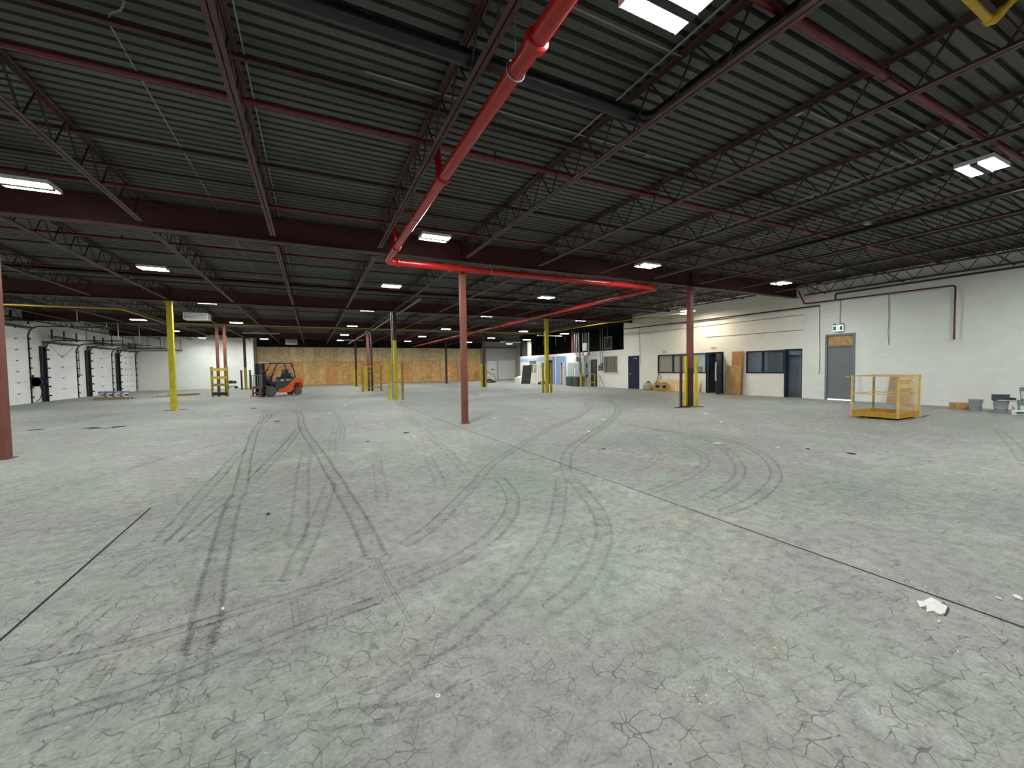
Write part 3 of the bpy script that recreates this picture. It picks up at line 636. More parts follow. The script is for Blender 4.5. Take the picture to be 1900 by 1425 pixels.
pipe('drain_main',[(XL+.1,-6.97,5.0),(.02,-6.97,4.96)]+[Vector(v)+Vector((0,0,0)) for v in [(.12,-7.0,4.93),(.18,-7.08,4.91),(.2,-7.2,4.9)]]+[(.2,-13,4.9)],.085,M_['navy'],'thick dark drain pipe close overhead that turns a corner beside a joist',n=14)
pipe('roof_drain_pipe',[(.14,5.65,4.50),(.1,19.9,4.50)],.05,M_['galvd'],'long pale grey pipe hung under the joist left of the alone-standing middle column',n=10)
pipe('roof_drain_pipe',[(.02,21.0,4.5),(-.3,36.7,4.5)],.05,M_['galvd'],'pale grey pipe continuing from the black drain pipe to the board wall',n=10)
pipe('drain_pipe',[(7.34,-13,4.60),(7.34,-3.6,4.60)],.05,M_['navy'],'dark pipe hung just below a joist under the right-hand double lamp',n=12)
GP=M_['yellow_pipe']
pipe('gas_pipe',[(-17.9,12.95,4.5),(-11.62,12.95,4.5)]+[(-11.55,13.02,4.5),(-11.55,18.8,4.5)]+[(-11.5,18.9,4.5),(11.3,18.9,4.5),(13.5,18.6,4.5)],.035,GP,'thin yellow gas pipe that steps back near the dock doors and crosses the room','pipe')
pipe('gas_pipe',[(13.6,18.4,4.5),(13.62,11.2,4.5),(14.05,7.3,4.5),(16.2,7.1,4.5)],.035,GP,'thin yellow gas pipe running towards the wall above the blue door','pipe')
t=thing('gas_pipe','fat bright yellow gas pipe elbow at the top right corner of the photo','pipe',(1.51,-9.79,4.6))
MB().tube([(-1.2,.0,.02),(0,0,0)],.028,12).build('pipe_run',M_['hose'],t,smooth=True)
MB().tube([(-.07,.0,0),(-.02,0,0),(.01,-.015,.01),(.02,-.045,.04),(.022,-.07,.07)],.037,12).build('elbow',M_['hose'],t,smooth=True)
MB().tube([(.02,-.045,.04),(.06,-.36,.30)],.028,12).build('riser_run',M_['hose'],t,smooth=True)
# electrical conduits under the deck
G=M_['galv']; GD=M_['galvd']
def conduit(pts,label,r=.011,m=None): pipe('conduit',pts,r,m or G,label,'conduit','ceiling conduits',n=6)
conduit([(-5.55,-6.1,5.2),(-5.5,-5.93,5.2),(-5.56,-5.82,5.19),(-5.68,-5.72,5.19),(-5.73,-5.55,5.19),(-5.74,-4.85,5.2),(-5.74,-.2,5.2),(-5.70,6.8,5.2),(-5.7,10.6,5.2)],'thin pale conduit with an S-bend running away from the camera at the upper left',.0095)
conduit([(-4.555,-12,5.2),(-4.55,-.2,5.2)],'thin pale conduit beside the joist left of the red main, nearest bay',.010)
conduit([(-4.55,.2,5.2),(-4.55,10.6,5.2)],'thin pale conduit beside the joist left of the red main, second bay',.010)
conduit([(-3.29,-5.95,5.2),(2.3,-5.93,5.2)],'thin pale conduit crossing behind the red main above the long dark pipe')
conduit([(-1.95,-7.76,5.19),(.02,-7.76,5.19)],'thin conduit just below the nearest double lamp',.009)
conduit([(-2.1,-7.36,5.19),(.24,-7.42,5.19)],'pinkish thin conduit between the nearest double lamp and the dark pipe',.009,GD)
conduit([(-.17,-12,5.2),(-.16,-5.81,5.2)],'pale conduit beside the joist right of the nearest double lamp',.013)
conduit([(5.78,-12,5.2),(5.78,-.3,5.2)],'pale conduit passing over the right-hand double lamp',.010)
conduit([(7.62,-12,5.2),(7.6,-.3,5.2)],'pale conduit running away right of the right-hand double lamp',.010)
conduit([(2.48,-7.80,5.2),(6.7,-7.72,5.2)],'pale conduit crossing the joists in front of the right-hand double lamp',.012)
conduit([(3.6,-8.29,5.2),(6.1,-8.28,5.2)],'pale conduit crossing the joists above the right-hand double lamp',.012)
conduit([(XL+.1,.22,5.2),(-2.4,.22,5.2)],'thin pale conduit along the far side of the nearest girder',.009)
conduit([(9.4,-12,5.17),(9.4,-.3,5.17)],'dull conduit at the far right between the joists',.010,GD)
def jbox(x,y,z,label,m=None): one('junction_box',MB().box(x-.07,x+.07,y-.05,y+.05,z,z+.06),m or G,label,'junction box',(x,y,z),'ceiling junction boxes',bevel=.006)
jbox(-5.0,-1.75,5.19,'small pale junction box by the thin conduit at the upper left'); jbox(-1.4,-5.75,5.19,'small junction box at the end of the conduit near the red main',GD)
jbox(7.005,-6.6,4.62,'pale junction box under the joist below the right-hand double lamp'); jbox(2.4,-7.7,5.19,'small pale junction box on the conduit at the upper right')
jbox(1.3,-5.9,5.19,'small grey junction box on the deck right of the red main',GD); jbox(11.675,-3.9,4.62,'small pale box at the right under the far joists')
# right-wall pipes
pipe('wall_sprinkler_pipe',[(16.15,-.2,4.95),(16.15,-.45,4.34),(16.25,-.5,4.32),(16.25,-5.2,4.26),(16.25,-5.26,4.2),(16.25,-5.26,2.37)],.028,M_['darkred'],'red pipe along the right wall that turns down at its end')
pipe('wall_pipe',[(16.2,-12,4.56),(16.2,-1.68,4.56),(16.2,-1.66,4.5),(16.2,-1.66,4.30)],.033,M_['black'],'dark pipe along the top of the near right wall')
pipe('wall_pipe',[(16.28,-1.0,4.16),(16.28,5.5,4.2),(16.28,11.5,4.28)],.033,M_['black'],'dark pipe along the top of the office wall')
pipe('wall_conduit',[(16.34,-.99,4.2),(16.34,-1.0,2.9),(16.34,-1.03,2.0),(16.34,-1.01,1.12)],.011,GD,'thin grey wall conduit left of the grey door','conduit')
pipe('wall_conduit',[(16.34,-1.78,4.3),(16.34,-1.77,3.28)],.010,GD,'thin wall conduit dropping to the exit sign','conduit')
pipe('wall_conduit',[(16.34,-3.39,4.3),(16.34,-3.42,3.3),(16.34,-3.40,2.8),(16.34,-3.43,2.3)],.010,GD,'thin wire hanging on the near right wall left of the red drop pipe','wire')
pipe('wall_conduit',[(16.44,10.2,4.25),(16.44,10.1,1.7)],.012,GD,'thin conduit down the wall right of the blue door','conduit')
pipe('wall_conduit',[(16.46,-.3,3.86),(16.46,10.5,3.84)],.012,GD,'long thin grey line of conduit high along the office wall','conduit')
pipe('wall_conduit',[(16.46,-.3,3.16),(16.46,4.9,3.2)],.012,GD,'shorter thin grey conduit just above the office windows','conduit')
# ---------------------------------------------------------------- lamps
def lamp(first,x,y,z,label,warm=False,rz=0):
    t=thing('ceiling_light',label,'ceiling light',(x,y,z),rz,'high bay ceiling lights')
    MB().box(-.34,.34,-.22,.22,.0025,.07).box(-.345,-.335,-.225,.225,-.001,.07).box(.335,.345,-.225,.225,-.001,.07).build('housing',M_['white'],t,bevel=.004)
    for s in (-1,1): MB().box(-.32,.32,s*.055,s*.205,-.001,.002).build('light_panel',M_['lampcool' if warm=='cool' else 'lampwarm' if warm else 'lamp'],t)
    MB().box(-.33,.33,-.045,.045,-.028,.0024).build('centre_channel',M_['darksteel'],t,bevel=.004)
    for s in (-1,1): MB().tube([(s*.3,0,.07),(s*.3,0,DZ-z+.02)],.004,5).build('hanger_wire',M_['galvd'],t)
    return kids(t)
LR=[(-15.6,[-15,-8.1,-1.14,5.83,12.5],'added row behind the camera'),(-8.6,[-15,-8.1,-1.14,5.83,12.5],'nearest row'),(-1.6,[-15,-8.1,-1.24,5.55,12.45],'row just before the nearest girder'),(4.55,[-15,-8.15,-1.2,5.55],'row behind the nearest girder'),  # rear row, leftmost and other out-of-view lamps here are added to brighten the room
 (11.5,[-15.1,-8.15,-1.25,5.6,12.5],'row behind the second girder'),(19.9,[-13.0,-8.2,-1.3,5.6,12.5],'row before the third girder'),(27.6,[-7.95,-1.3,5.6,12.8],'row before the farthest girder'),(34.6,[-8.0,-1.2,5.7,12.9],'farthest row')]  # first lamp behind the second girder is unseen, added to brighten the left
l0=None
for y,xs,nm in LR:
    for i,x in enumerate(xs):
        lab='rectangular twin-panel ceiling light, %s from the left in the %s'%(ORD[i],nm)
        if l0 is None: l0=lamp(1,x,y,4.72,lab)
        else: dup(l0,(x,y,4.72),0,lab)
lamp(1,14.8,4.75,4.60,'warm ceiling light by the office wall, half hidden by the guarded column',True)
lamp(1,15.6,18.2,4.45,'ceiling light hanging in front of the conduits above the offices')
lamp(1,15.9,25.6,4.45,'ceiling light at the left end of the void above the offices')
lamp(1,-13.2,27.4,4.72,'ceiling light hanging alone between the dock doors and the paired red columns')
lamp(1,-12.7,34.3,4.72,'ceiling light nearest the far white wall')
lamp(1,18.2,34.5,4.6,'ceiling light over the pale roll-up door bay')
lamp(1,18.4,6.6,2.44,'small light inside the lit office behind the tan-blind window','cool')
lamp(1,18.6,1.9,2.44,'dim light inside the dark corner office','cool')
def strip_light(x,y,z,L,label,rz=0):
    t=thing('strip_light',label,'strip light',(x,y,z),rz,'unlit strip lights')
    MB().prism([(-.12,0),(.12,0),(.05,.07),(-.05,.07)],-L/2,L/2,'y').build('reflector',M_['white'],t)
    for s in (-1,1): MB().tube([(0,s*L*.4,.07),(0,s*L*.4,DZ-z+.02)],.004,5).build('hanger_wire',M_['galvd'],t)
strip_light(14.0,5.2,4.42,2.2,'unlit white strip light below the warm office-wall lamp',1.0)
strip_light(14.6,19.0,4.30,2.4,'white strip light just below the lamp in front of the conduits',PI/2)
strip_light(15.0,27.5,4.30,2.4,'white strip light near the left end of the void above the offices',PI/2)
strip_light(-7.3,24.6,4.45,2.4,'white strip light above and left of the forklift',PI/2)
strip_light(-.4,30.5,4.45,2.0,'white strip light near the board wall in the middle',PI/2)

# ---------------------------------------------------------------- dock doors on the left wall
def dock(n,y0,y1,h,rows,label_bits):
    X=XL; d=bpy.data.objects.new('door_%d'%n,None); COL.objects.link(d); d.location=(X,(y0+y1)/2,0); d['kind']='structure'; d.empty_display_size=.3
    l=(X,(y0+y1)/2,0)
    def P(mb,nm,m,**k): return shift(mb,l).build(nm,m,d,**k)
    mb=MB(); rh=h/rows
    for r in range(rows): mb.box(X+.12,X+.165,y0,y1,r*rh+.004,(r+1)*rh-.004)
    P(mb,'door_panels',M_['doorwhite'],bevel=.004)
    for r in range(rows): 
        for q in ([.5] if rows<7 else [.35,.68]):
            P(MB().box(X+.165,X+.20,y0+(y1-y0)*q-.07,y0+(y1-y0)*q+.07,r*rh+rh-.045,r*rh+rh+.0),'hinge',M_['black'])
    if n==2: P(MB().tube([(X+.18,y0+.4,h-.1),(X+.18,(y0+y1)/2,h-.85),(X+.18,y1-.3,h-.1)],.008,5),'cable',M_['darksteel'])
    for s,y in ((-1,y0),(1,y1)):
        P(MB().box(X+.1,X+.2,y+s*.02,y+s*.10,0,h-.25),'vertical_track',M_['darksteel'])
        mb=MB(); 
        for r in range(int(h/.55)): mb.box(X+.16,X+.3,y+s*.0-.03,y+s*.0+.03,.3+r*.55,.38+r*.55)
        P(mb,'roller_bracket',M_['darksteel'])
        pts=[(X+.2,y+s*.07,h-.3)]+[(X+.2+.45*(1-math.cos(a)),y+s*.07,h-.3+.45*math.sin(a)) for a in (.4,.8,1.2,PI/2)]+[(X+3.6,y+s*.07,h+.18)]
        P(MB().tube(pts,.035,6),'curved_track',M_['darksteel'])
        for xx in (2.0,3.5): P(MB().bar((X+xx,y+s*.07,h+.18),(X+xx,y+s*.07,DZ),.04,.02),'track_hanger',M_['white'] if (xx>3 and n in(1,2)) else M_['darksteel'])
    P(MB().tube([(X+.35,y0-.15,h+.42),(X+.35,y1+.15,h+.42)],.028,8),'torsion_shaft',M_['darksteel'])
    P(MB().tube([(X+.35,y0+.5,h+.42),(X+.35,(y0+y1)/2-.1,h+.42)],.055,10).tube([(X+.35,(y0+y1)/2+.1,h+.42),(X+.35,y1-.3,h+.42)],.055,10),'torsion_spring',M_['black'])
    P(MB().box(X+.05,X+.45,y0-.15,y1+.1,h+.02,h+.10),'header_rail',M_['darksteel'])
    for q in (.1,.5,.95): P(MB().box(X+.28,X+.34,y0+(y1-y0)*q-.05,y0+(y1-y0)*q+.05,h+.25,h+.85),'spring_bracket',M_['darksteel'])
    P(MB().bar((X+3.6,y0-.07,h+.18),(X+3.6,y1+.07,h+.18),.05,.05),'rear_cross_bar',M_['darksteel'])
dock(1,18.1,21.35,4.2,7,0); dock(2,23.1,26.5,3.5,5,0); dock(3,28.5,31.9,3.5,5,0); dock(4,33.5,36.75,3.5,7,0)
t=thing('hose_reel','dark blue round hose reel with a hanging hose between the first and second dock doors','hose reel',(XL+.01,21.95,1.2))
MB().lathe([(.0,-.12),(.27,-.12),(.27,-.09),(.12,-.08),(.12,.08),(.27,.09),(.27,.12),(0,.12)],(.29,0,0),20,ax='y').build('drum',M_['blue'],t,smooth=True)
MB().lathe([(.26,-.1),(.26,.1)],(.29,-.35,.0),20,ax='y').lathe([(0,-.1),(.26,-.1)],(.29,-.35,0),20,ax='y').build('side_drum',M_['black'],t)
MB().tube([(.3,0,-.2),(.34,.05,-.6),(.28,.02,-.95),(.2,-.2,-1.15)],.02,7).build('hose',M_['black'],t,smooth=True)
MB().box(0,.06,-.05,.05,-.1,.4).build('wall_bracket',M_['darksteel'],t)
one('wall_box',MB().box(XL,XL+.12,27.0,27.35,1.5,1.6).tube([(XL+.05,27.2,1.55),(XL+.05,27.2,3.3)],.02,6),M_['galvd'],'slim grey conduit and box between the second and third dock doors','conduit',(XL,27.2,1.5))
one('door_seal_post',MB().box(XL+.005,XL+.10,22.75,22.92,0,3.3),M_['black'],'black vertical bumper strip left of the second dock door','bumper',(XL,22.8,0),'dock door bumper strips')
one('door_seal_post',MB().box(XL+.005,XL+.10,28.12,28.30,0,3.3),M_['black'],'black vertical bumper strip left of the third dock door','bumper',(XL,28.2,0),'dock door bumper strips')
one('door_seal_post',MB().box(XL+.005,XL+.10,33.10,33.32,0,3.3),M_['black'],'black vertical bumper strip left of the fourth dock door','bumper',(XL,33.2,0),'dock door bumper strips')
# unit heaters and ceiling boxes
def heater(x,y,z,w,d,h,label,rz=0):
    t=thing('unit_heater',label,'heater',(x,y,z),rz,'ceiling unit heaters')
    MB().box(-w/2,w/2,-d/2,d/2,0,h).build('casing',M_['white'],t,bevel=.01)
    for k in range(4): MB().box(-w/2+.04,w/2-.04,-d/2-.03,-d/2-.005,h*(.14+.2*k),h*(.14+.2*k)+h*.12).build('louver',M_['galv'],t)
    for s in (-1,1): MB().tube([(s*w*.4,0,h),(s*w*.4,0,DZ-z+.02)],.01,6).build('hanger_rod',M_['darksteel'],t)
heater(-9.0,13.9,4.2,1.0,.7,.33,'white unit heater hung right of the bright yellow column')
heater(-5.75,36.0,4.32,1.05,.6,.5,'white louvered heater hung near the board wall above the forklift')
heater(-11.2,31.2,4.25,1.4,.7,.5,'white louvered heater hung behind the paired red columns')

# ---------------------------------------------------------------- right wall: doors, windows
def door(n,loc): 
    d=bpy.data.objects.new('door_%d'%n,None); COL.objects.link(d); d.location=loc; d['kind']='structure'; d.empty_display_size=.3; return d
X=XR-.06
d=door(5,(X,-1.77,0)); l=(X,-1.77,0)
P=lambda mb,nm,m,**k: shift(mb,l).build(nm,m,d,**k)
P(MB().box(X-.03,X+.1,-2.32,-2.24,0,2.86).box(X-.03,X+.1,-1.30,-1.22,0,2.86).box(X-.03,X+.1,-2.24,-1.30,2.78,2.86).box(X-.03,X+.1,-2.24,-1.30,2.30,2.37),'frame',M_['greyframe'])
P(MB().box(X+.02,X+.07,-2.235,-1.305,.05,2.295),'leaf',M_['grey'])
P(MB().box(X+.03,X+.06,-2.235,-1.305,2.375,2.775),'transom_board',M_['ply'])
P(MB().tube([(X+.02,-2.13,1.02),(X-.05,-2.13,1.02),(X-.05,-2.02,1.02)],.012,8).lathe([(.03,0),(.03,.012)],(X+.008,-2.13,1.02),12,ax='x'),'handle',M_['alu'])
P(MB().box(X+.06,X+.10,-2.235,-1.305,.0,.05),'daylight_gap',M_['daygap'])
# exit sign
t=thing('exit_sign','white box exit sign with green running-man pictogram above the grey door','exit sign',(X-.04,-1.73,2.95))
MB().box(-.06,.03,-.21,.21,0,.29).build('box',M_['white'],t,bevel=.006)
MB().box(-.068,-.061,-.19,.19,.03,.26).build('face',M_['exit'],t)
[MB().box(-.074,-.069,a,a+.10,.06,.235).build('green_panel',M_['green'],t) for a in (-.17,.07)]
MB().lathe([(0,-.003),(.016,-.003),(.016,.003),(0,.003)],(-.072,.01,.215),10,ax='x').add([],[]).bar((-.072,.0,.19),(-.072,-.01,.13),.008,.03).bar((-.072,-.01,.13),(-.072,-.045,.08),.008,.016).bar((-.072,-.01,.13),(-.072,.035,.085),.008,.016).bar((-.072,0,.185),(-.072,.045,.16),.008,.013).build('running_figure',M_['bluetext'],t)
for s in (-1,1):
    MB().lathe([(0,0),(.045,.01),(.05,.05),(0,.06)],(-.03,s*.14,.30),10,ax='z').build('emergency_lamp',M_['galv'],t)
XO=XR+.03
B_=M_['blue']
# corner office glazing: window_1 and its door opening
d=door(6,(XO,.1,0)); l=(XO,.1,0)
P(MB().box(XO-.03,XO+.12,-.28,-.22,0,2.31).box(XO-.03,XO+.12,.46,.56,0,2.31).box(XO-.03,XO+.12,-.22,.46,2.23,2.31),'frame',B_)
P(MB().box(XO+.08,XO+.11,.405,.455,.0,2.22),'painted_lit_edge',M_['bluesteel'])  # paler blue-grey strip puts the lit jamb edge into the colour
P(MB().box(XO+.5,XO+.54,-.21,.9,.28,2.05),'inner_glass_panel',glass('dark_door_glass',(.17,.20,.25),.92))
P(MB().box(XO+.48,XO+.56,-.3,1.0,.0,.28),'inner_sill_panel',M_['officewall'])
def window(n,y0,y1,z0,z1,panes,frame=B_,fw=.06,gl=None):
    w=bpy.data.objects.new('window_%d'%n,None); COL.objects.link(w); l=(XO,(y0+y1)/2,z0); w.location=l; w['kind']='structure'; w.empty_display_size=.3
    mb=MB().box(XO-.02,XO+.1,y0,y1,z1-fw,z1).box(XO-.02,XO+.1,y0,y1,z0,z0+fw).box(XO-.02,XO+.1,y0,y0+fw,z0+fw,z1-fw).box(XO-.02,XO+.1,y1-fw,y1,z0+fw,z1-fw)
    for a in panes[1:-1]: mb.box(XO-.02,XO+.1,a-fw*.6,a+fw*.6,z0+fw,z1-fw)
    shift(mb,l).build('window_frame',frame,w)
    for a,b in zip(panes,panes[1:]): shift(MB().box(XO+.035,XO+.045,a+fw*.5,b-fw*.5,z0+fw,z1-fw),l).build('glass_pane',gl or M_['glass'],w)
    return w,l
w,l=window(1,.56,2.48,1.15,2.29,[.56,1.62,2.48])
shift(MB().box(XO+.25,XO+.29,.70,1.52,1.18,2.14),l).build('inner_blind',mat('frosted_panel',(.22,.33,.33),.4,0,.15,2),w)
clear=glass('clear_glass',(.5,.6,.55),.12)
w,l=window(2,4.90,8.56,1.13,2.31,[4.90,6.08,7.31,8.56],gl=clear)
shift(MB().box(XO+.07,XO+.09,7.37,8.50,1.19,2.25),l).build('tan_blind',M_['tan'],w); shift(MB().box(XO+.07,XO+.09,6.13,7.26,1.19,2.25),l).build('tan_blind',M_['tan'],w)
one('cardboard_box',MB().box(16.9,17.25,5.75,6.15,1.0,1.52),M_['cardboard'],'cardboard box seen through the right pane of the tan-blind window','box',(17.1,5.95,1.0))
one('office_bin',MB().lathe([(.13,0),(.17,.42),(.16,.42),(.12,.02)],(17.1,5.25,1.0),14),M_['machine'],'dark bin seen through the right pane of the tan-blind window','bin',(17.1,5.25,1.0))
one('office_desk',MB().box(16.75,17.5,5.05,6.6,.96,1.0).box(16.8,16.85,5.1,5.15,0,.96).box(17.4,17.45,5.1,5.15,0,.96).box(16.8,16.85,6.5,6.55,0,.96).box(17.4,17.45,6.5,6.55,0,.96),M_['white'],'pale counter behind the office window carrying the box and bin','desk',(17.1,5.8,0))
# open blue door
d=door(7,(XO,4.35,0)); l=(XO,4.35,0)
P(MB().box(XO-.03,XO+.12,3.80,3.88,0,2.33).box(XO-.03,XO+.12,4.83,4.90,0,2.33).box(XO-.03,XO+.12,3.88,4.83,2.25,2.33),'frame',B_)
P(MB().box(XO+.0,XO+.1,4.74,4.83,0,2.25),'jamb_strip',M_['bluesteel'])
P(MB().bar((XO-.04,3.86,1.12),(XO-.87,3.60,1.12),.045,2.18),'leaf',[M_['bluesteel']])
P(MB().bar((XO-.86,3.64,1.25),(XO-.90,3.57,1.25),.05,1.0,mi=0),'edge_plate',M_['alu'])
one('inner_door',MB().box(17.9,17.95,3.6,4.7,0,2.1),B_,'dark blue inner door seen through the open office doorway','door',(17.9,4.1,0))
# blue door
d=door(8,(XO,10.78,0)); l=(XO,10.78,0)
P(MB().box(XO-.02,XO+.1,10.24,10.30,0,2.33).box(XO-.02,XO+.1,11.27,11.33,0,2.33).box(XO-.02,XO+.1,10.3,11.27,2.27,2.33),'frame',B_)
P(MB().box(XO+.0,XO+.05,10.30,11.27,.01,2.27),'leaf',B_)
P(MB().lathe([(0,0),(.035,.0),(.035,.04),(0,.05)],(XO-.05,11.13,1.03),10,ax='x'),'knob',M_['alu'])
P(MB().box(XO-.06,XO,10.45,10.70,2.12,2.17),'closer',M_['alu'])
# boarded window
w,l=window(3,12.46,14.11,1.13,2.40,[12.46,14.11],frame=M_['post'],fw=.05,gl=clear)
shift(MB().box(XO+.05,XO+.08,12.5,14.07,1.17,2.36),l).build('board',ply('weathered_board',(.25,.17,.11)),w)
shift(MB().box(XO-.04,XO+.05,12.4,14.15,1.08,1.15),l).build('sill',M_['post'],w)
for a in (12.9,13.3,13.75): shift(MB().box(XO-.0,XO+.02,a-.012,a+.012,1.18,2.35),l).build('bar',M_['galvd'],w)
# dark store door with yellow bars
d=door(9,(XO,15.34,0)); l=(XO,15.34,0)
DG=mat('dark_store_door',(.045,.048,.045),.6,0,.2,2)
P(MB().box(XO+.02,XO+.07,14.92,15.76,.01,2.19),'leaf',DG)
P(MB().box(XO+.01,XO+.02,15.15,15.4,1.2,2.05),'glass_pane',M_['machine'])
t=thing('guard_rail','pair of yellow horizontal bars across the dark store-room doorway','rail',(XO-.45,15.5,0))
for z in (1.03,.36): MB().box(-.03,.01,-.85,.9,z-.04,z+.04).build('bar',YD,t)
MB().box(-.05,.03,.85,.92,0,1.1).box(-.05,.03,-.9,-.83,0,1.1).build('post',YD,t)
one('handrail',MB().tube([(16.36,14.5,.98),(16.36,13.9,.05)],.018,7).tube([(16.36,14.45,.98),(16.36,14.45,.02)],.014,7),M_['galvd'],'thin grey sloping rail leaning on the white wall under the boarded window','rail',(16.36,14.4,0),smooth=True)
# blue-wall openings
d=door(10,(XO,19.93,0)); l=(XO,19.93,0)
P(MB().box(XO-.03,XO+.1,19.54,19.60,0,2.08).box(XO-.03,XO+.1,20.26,20.32,0,2.08).box(XO-.03,XO+.1,19.6,20.26,2.02,2.08),'frame',M_['post'])
P(MB().box(XO+.05,XO+.09,19.60,20.02,.02,2.02),'leaf',M_['beige']); P(MB().box(XO+.02,XO+.05,19.72,19.92,1.55,1.59),'handle',M_['black'])
d=door(11,(XO,22.3,0)); l=(XO,22.3,0)
P(MB().box(XO-.03,XO+.1,21.66,21.72,0,2.3).box(XO-.03,XO+.1,22.92,22.98,0,2.3).box(XO-.03,XO+.1,21.72,22.92,2.24,2.3),'frame',M_['black'])
P(MB().box(XO+.06,XO+.1,22.3,22.9,.02,2.24),'leaf',DG)
w,l=window(4,24.67,26.17,1.06,2.34,[24.67,26.17],frame=M_['post'],fw=.05,gl=clear)
shift(MB().box(XO+.06,XO+.08,24.7,26.14,1.1,2.3),l).build('board',M_['cardboard'],w)
one('wall_notice',MB().box(XO-.02,XO-.005,23.3,24.2,1.55,2.15),M_['wallgrey'],'pale grey notice board between the tan window and the black doorway','board',(XO,23.7,1.55))
one('wall_trim',MB().box(XO-.04,XO-.005,21.0,21.09,0,2.62),M_['white'],'thin white vertical pipe on the pale blue wall','pipe',(XO,21.05,0))
one('wall_trim',MB().box(XO-.04,XO-.005,19.10,19.22,0,2.62),M_['white'],'white corner post where the pale blue wall ends beside the grey hatch','post',(XO,19.16,0))
one('wall_hatch',MB().box(XO-.03,XO-.005,18.1,19.02,.06,2.0).box(XO-.045,XO-.03,18.14,18.98,.1,1.96),M_['cabinet'],'pale green-grey hatch left of the electrical panels','hatch',(XO,18.6,.06))
# sign above the open door
t=thing('wall_sign','small white sign with blue lettering above the open blue door','sign',(XO-.01,4.4,2.46))
MB().box(-.01,.0,-.2,.2,0,.15).build('plate',M_['label'],t); 
mb=MB()
for k in range(8): mb.box(-.014,-.011,-.17+k*.043,-.17+k*.043+.03,.075,.125)
mb.box(-.014,-.011,-.12,.12,.03,.045).build('lettering',M_['bluetext'],t)
t=thing('wall_sign','two small grey numerals high on the wall left of the tan-blind window','sign',(XO-.004,8.1,2.42))
MB().box(-.006,0,-.02,.02,0,.14).box(-.006,0,-.03,.03,.12,.14).box(-.006,0,-.22,-.14,0,.12).build('numerals',M_['galvd'],t)

# ---------------------------------------------------------------- electrical wall
t=thing('electrical_panels','cluster of grey electrical panels fed by thick vertical conduits on the office wall','electrical panel',(16.35,17,0))
def E(nm,y0,y1,z0,z1,m,dx=.14): MB().box(-dx,.1,y0-17,y1-17,z0,z1).build(nm,m,t,bevel=.008)
E('upper_panel',15.86,16.44,2.92,3.55,M_['alu'],.18); MB().box(-.185,-.181,-1.05,-.66,3.0,3.35).build('upper_panel_door',M_['label'],t)
E('panel',16.28,16.72,2.03,2.55,M_['beige']); E('panel',17.47,17.76,1.47,1.93,M_['cabinet']); E('main_panel',16.9,17.42,.92,1.94,M_['cabinet'],.2); E('main_panel',16.12,16.52,.90,1.93,M_['cabinet'],.2)
E('meter_box',17.45,17.6,.9,1.4,M_['machine'],.1); E('switch_box',17.2,17.45,2.05,2.5,M_['machine'],.12); E('trunking',15.95,17.5,.86,.96,M_['cabinet'],.22)
for y,z0,z1,r in ((17.70,2.5,4.5,.05),(17.42,2.2,4.5,.06),(17.10,2.0,4.5,.075),(16.54,2.55,4.4,.055),(16.03,3.55,4.4,.035),(15.75,2.5,4.4,.06),(16.25,3.55,4.4,.03)):
    MB().tube([(-.04,y-17,z0),(-.04,y-17,z1)],r,10).build('conduit',M_['galv'],t,smooth=True)
for k,(a,b) in enumerate(((17.7,17.3),(17.4,17.0),(17.1,16.6),(16.5,16.2),(15.8,16.1),(15.8,16.5),(17.0,17.6))):
    MB().tube([(-.08,a-17,2.75),(-.12,a-17+.02,2.65),(-.14,(a+b)/2-17,2.5-.05*(k%3)),(-.12,b-17,2.2),(-.1,b-17,1.9)],.03,7).build('flexible_conduit',M_['galv'] if k%2 else M_['post'],t,smooth=True)
for k in range(7): MB().tube([(-.06,-1.1+k*.32,4.4),(-.3,-1.0+k*.3,4.6),(-.25,-.9+k*.28,4.9)],.03,6).build('top_bend',M_['black'],t,smooth=True)
for k in range(4): MB().tube([(-.1,-1.05-.02*k,1.9-.4*k),(-.2,-1.15,1.7-.4*k),(-.12,-1.0,1.5-.4*k)],.035,6).build('loop',M_['alu'] if k%2 else M_['black'],t,smooth=True)
t=thing('switch_cluster','group of small grey switch boxes with two long thin conduits left of the boarded window','switch box',(16.42,14.3,0))
for k in range(10): 
    yy=-.16+.16*(k%3); zz=1.3+.15*(k//3); MB().box(-.09,.03,yy,yy+.12,zz,zz+.12).build('switch_box',[M_['machine'],M_['galvd'],M_['darksteel']][k%3],t,bevel=.004)
for yy in (.08,-.18): MB().tube([(-.03,yy,1.7),(-.03,yy,4.7)],.018,7).build('conduit',M_['galvd'],t,smooth=True)
one('power_cabinet',MB().prism([(15.55,0),(16.3,0),(16.3,.80),(15.55,.80)],17.25,17.98,'y').prism([(15.62,0),(16.25,0),(16.25,.76),(15.62,.76)],16.5,17.25,'y'),M_['machine'],'low grey machine cabinet on the floor under the electrical panels','cabinet',(15.9,17.2,0),bevel=.03)
t=thing('bollard','short bright yellow bollard in front of the electrical panels','bollard',(15.36,15.56,0))
MB().lathe([(.09,0),(.09,1.02),(.07,1.07),(0,1.09)],n=16).build('post',M_['hose'],t,smooth=True)
one('conduit_drop',MB().tube([(15.36,15.56,1.10),(15.36,15.56,2.75)],.03,8),M_['black'],'dark thin post rising above the short yellow bollard','pipe',(15.36,15.56,1.05),smooth=True)
